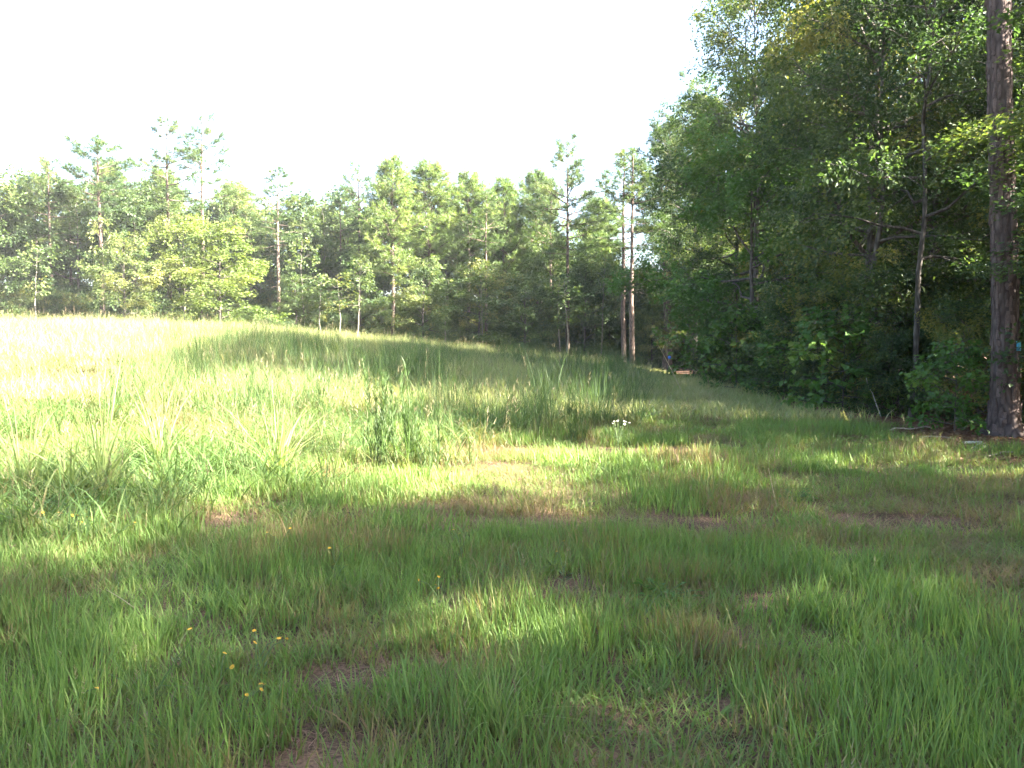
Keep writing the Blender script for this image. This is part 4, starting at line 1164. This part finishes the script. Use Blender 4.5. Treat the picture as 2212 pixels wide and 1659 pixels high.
YF = [(172, 1195, 0.30, 7, 'dense bunch of yellow wildflowers below the brightest grass tuft'),
 (100, 1175, 0.28, 5, 'orange-yellow wildflowers left of the dense yellow bunch'),
 (262, 1185, 0.24, 2, 'yellow wildflower pair right of the dense yellow bunch'),
 (605, 1215, 0.26, 3, 'yellow wildflowers at the shadow edge below the middle weeds'),
 (725, 1248, 0.26, 3, 'yellow wildflowers low and right of the shadow-edge bunch'),
 (992, 1222, 0.26, 3, 'yellow wildflowers in the shaded centre of the meadow'),
 (1195, 1240, 0.24, 1, 'single yellow wildflower right of the centre bunch'),
 (1218, 1262, 0.24, 2, 'two yellow wildflowers below the single yellow wildflower'),
 (940, 1320, 0.20, 4, 'row of small yellow blooms above the lush front grass'),
 (385, 1450, 0.20, 1, 'single yellow bloom in the front grass of the sunlit patch'),
 (485, 1505, 0.20, 2, 'two yellow blooms at the right end of the sunlit front patch'),
 (558, 1462, 0.22, 3, 'yellow blooms right of the sunlit front patch, upper bunch'),
 (578, 1470, 0.24, 2, 'yellow blooms touching the upper bunch on its right side'),
 (540, 1580, 0.20, 4, 'yellow blooms near the lower border left of the bare earth'),
 (155, 1565, 0.18, 1, 'lone yellow bloom in the shaded front left corner'),
 (728, 1280, 0.2, 2, 'tiny yellow blooms right under the low bunch in the shade')]
for i, (px, py, H, n, lab) in enumerate(YF):
    flower_plant('yellow_wildflower', px, py, H, n, HEAD_Y, lab, 'wildflower', GF, 700 + i)
flower_plant('white_wildflower', 1338, 988, 0.52, 9, HEAD_W, 'tall white-flowered plant with several pale stems at the tall grass edge', 'wildflower', None, 790, 0.20)

# leafy weeds in the short grass
def leafy(seed, n, r, ll):
    rng = np.random.default_rng(seed); g = Geo()
    th = rng.uniform(0, 6.28, n); rr = r * np.sqrt(rng.random(n)); hz = rng.uniform(0.04, 0.16, n) * (1.2 - rr / r * 0.6)
    P = np.stack([rr * np.cos(th), rr * np.sin(th), hz], -1)
    q = leaf_quads(P, np.stack([np.cos(th), np.sin(th), rng.normal(0.1, 0.3, n)], -1), np.stack([rng.normal(0, 0.3, n), rng.normal(0, 0.3, n), np.ones(n)], -1), rng.uniform(0.6, 1.2, n) * ll, rng.uniform(0.5, 0.7, n) * ll)
    b = (np.arange(n) * 4)[:, None]
    g.add(q.reshape(-1, 3), np.concatenate([b + np.array([[0, 1, 2]]), b + np.array([[0, 2, 3]])]), 0, tint=np.repeat(np.clip(rng.normal(0.35, 0.15, n), 0, 1), 4))
    s = Geo()
    for p in P:
        V, F = tube(np.array([[0, 0, 0], p * [0.5, 0.5, 0.7], p]), [0.003, 0.0025, 0.002], 3); s.add(V, F)
    return s.mesh('weed_stalks', [M['stem']]), g.mesh('weed_leaves', [M['maple_leaf']], smooth=False)
LEAFY = leafy(801, 42, 0.22, 0.06)
for px, py, s, lab in [(1435, 1300, 1.0, 'broad-leaved weed patch above the lush front grass, left of the bare sandy spot'),
                       (1800, 1480, 0.5, 'small leafy weed in the bright grass right of the bare furrow'),
                       (2080, 1600, 0.55, 'small leafy weed in the lower right corner'),
                       (1720, 1085, 0.9, 'leafy weed in the mown strip below the shrubs'),
                       (1255, 1105, 0.8, 'leafy weed at the lower end of the lit meadow')]:
    p = ground_at(px, py)
    r = empty('leafy_weed', tuple(p), (0, 0, px), (s, s, s)); tag(r, lab, 'weed', 'leafy weeds in the short grass')
    mesh_obj('stem', LEAFY[0], r); mesh_obj('leaves', LEAFY[1], r)

# dry stalks
def stalk(label, a, b, sag=0.05, r=0.005, name='dry_stalk', mat='dry', cat='stalk', group='dry stalks', n=6, kink=0.0, seed=1):
    rng = np.random.default_rng(seed)
    s = np.linspace(0, 1, n)[:, None]; a = np.array(a, float); b = np.array(b, float)
    path = a + (b - a) * s - np.array([0, 0, sag]) * (4 * s * (1 - s)) * -1 + rng.normal(0, kink, (n, 3))
    g = Geo(); V, F = tube(path - a, r * (1 - 0.6 * s[:, 0]), 5); g.add(V, F)
    o = mesh_obj(name, g.mesh(name, [M[mat]]), None, tuple(a))
    return tag(o, label, cat, group)
q = ground_at(1480, 862); stalk('pale dry stalk leaning left at the tall grass edge, before the dark opening', q, q + np.array([-0.75, 0.2, 1.55]), 0.05, 0.012)
q = ground_at(290, 1345); stalk('pale dry stalk lying bent over the shaded front grass on the left', q + [0, 0, 0.09], q + np.array([-0.22, 0.12, 0.16]), 0.005, 0.003)
q = ground_at(2050, 1090); stalk('thin dry stalk upright in the mown strip', at(1678, 1090, 8.2) * [1, 1, 0] + [0, 0, gz(2.6, 8.2)], np.array([at(1660, 1010, 8.2)[0], 8.2, 0.42]), 0.0, 0.005)

# fallen wood at the foot of the big pine
GW = 'fallen wood by the big pine'
def stick(px, py, ang, L, r, mat, lab, seed, z=0.03):
    p = ground_at(px, py)
    d = np.array([math.cos(ang), math.sin(ang), 0]) * L / 2
    stalk(lab, p - d + [0, 0, z], p + d + [0, 0, z + 0.03], 0.01, r, 'fallen_stick', mat, 'stick', GW, 7, 0.012, seed)
stick(2098, 962, -0.35, 0.30, 0.032, 'bleached', 'short bleached branch piece on the needles before the big pine', 3)
stick(2128, 974, 0.1, 0.34, 0.036, 'bleached', 'thicker bleached branch piece nearest the grass before the big pine', 4)
stick(2118, 966, 0.6, 0.24, 0.02, 'bleached', 'small bleached chip between the two bleached branch pieces', 5)
stick(1965, 935, 0.15, 0.9, 0.02, 'wood', 'forked grey stick lying left of the sapling', 6, 0.06)
stick(2010, 950, -0.4, 0.7, 0.014, 'wood', 'thin grey stick on the needles below the sapling', 7)
stick(2185, 985, 0.3, 0.9, 0.016, 'wood', 'long grey twig on the needles under the big pine', 8)
stick(1735, 1238, 0.2, 0.16, 0.008, 'wood', 'little grey stick on bare ground in the short grass', 9, 0.015)
q = ground_at(1905, 905); stalk('pale broken stem leaning among the shrubs left of the sapling', q, q + np.array([-0.25, 0.3, 0.9]), 0.02, 0.014, 'broken_stem', 'bleached', 'stem', GW, 6, 0.01, 12)

# ------------------------------------------------------------------ thin scattering volume added to imitate the lens's veiling glare
def glare_haze():
    x0, x1, y0, y1, z0, z1 = -90, 60, -30, 130, -2.0, 27.0
    V = np.array([(x, y, z) for x in (x0, x1) for y in (y0, y1) for z in (z0, z1)], float)
    F = np.array([[0, 1, 3, 2], [4, 6, 7, 5], [0, 4, 5, 1], [2, 3, 7, 6], [0, 2, 6, 4], [1, 5, 7, 3]])
    m, nt, out = new_mat('glare_haze')
    v = N(nt, 'ShaderNodeVolumePrincipled')
    v.inputs['Color'].default_value = (0.93, 0.96, 1.0, 1)
    v.inputs['Density'].default_value = 0.00028
    v.inputs['Anisotropy'].default_value = 0.0
    nt.links.new(v.outputs[0], out.inputs['Volume'])
    g = Geo(); g.add(V, F)
    o = mesh_obj('glare_haze', g.mesh('glare_haze', [m], smooth=False))
    tag(o, kind='stuff')
glare_haze()
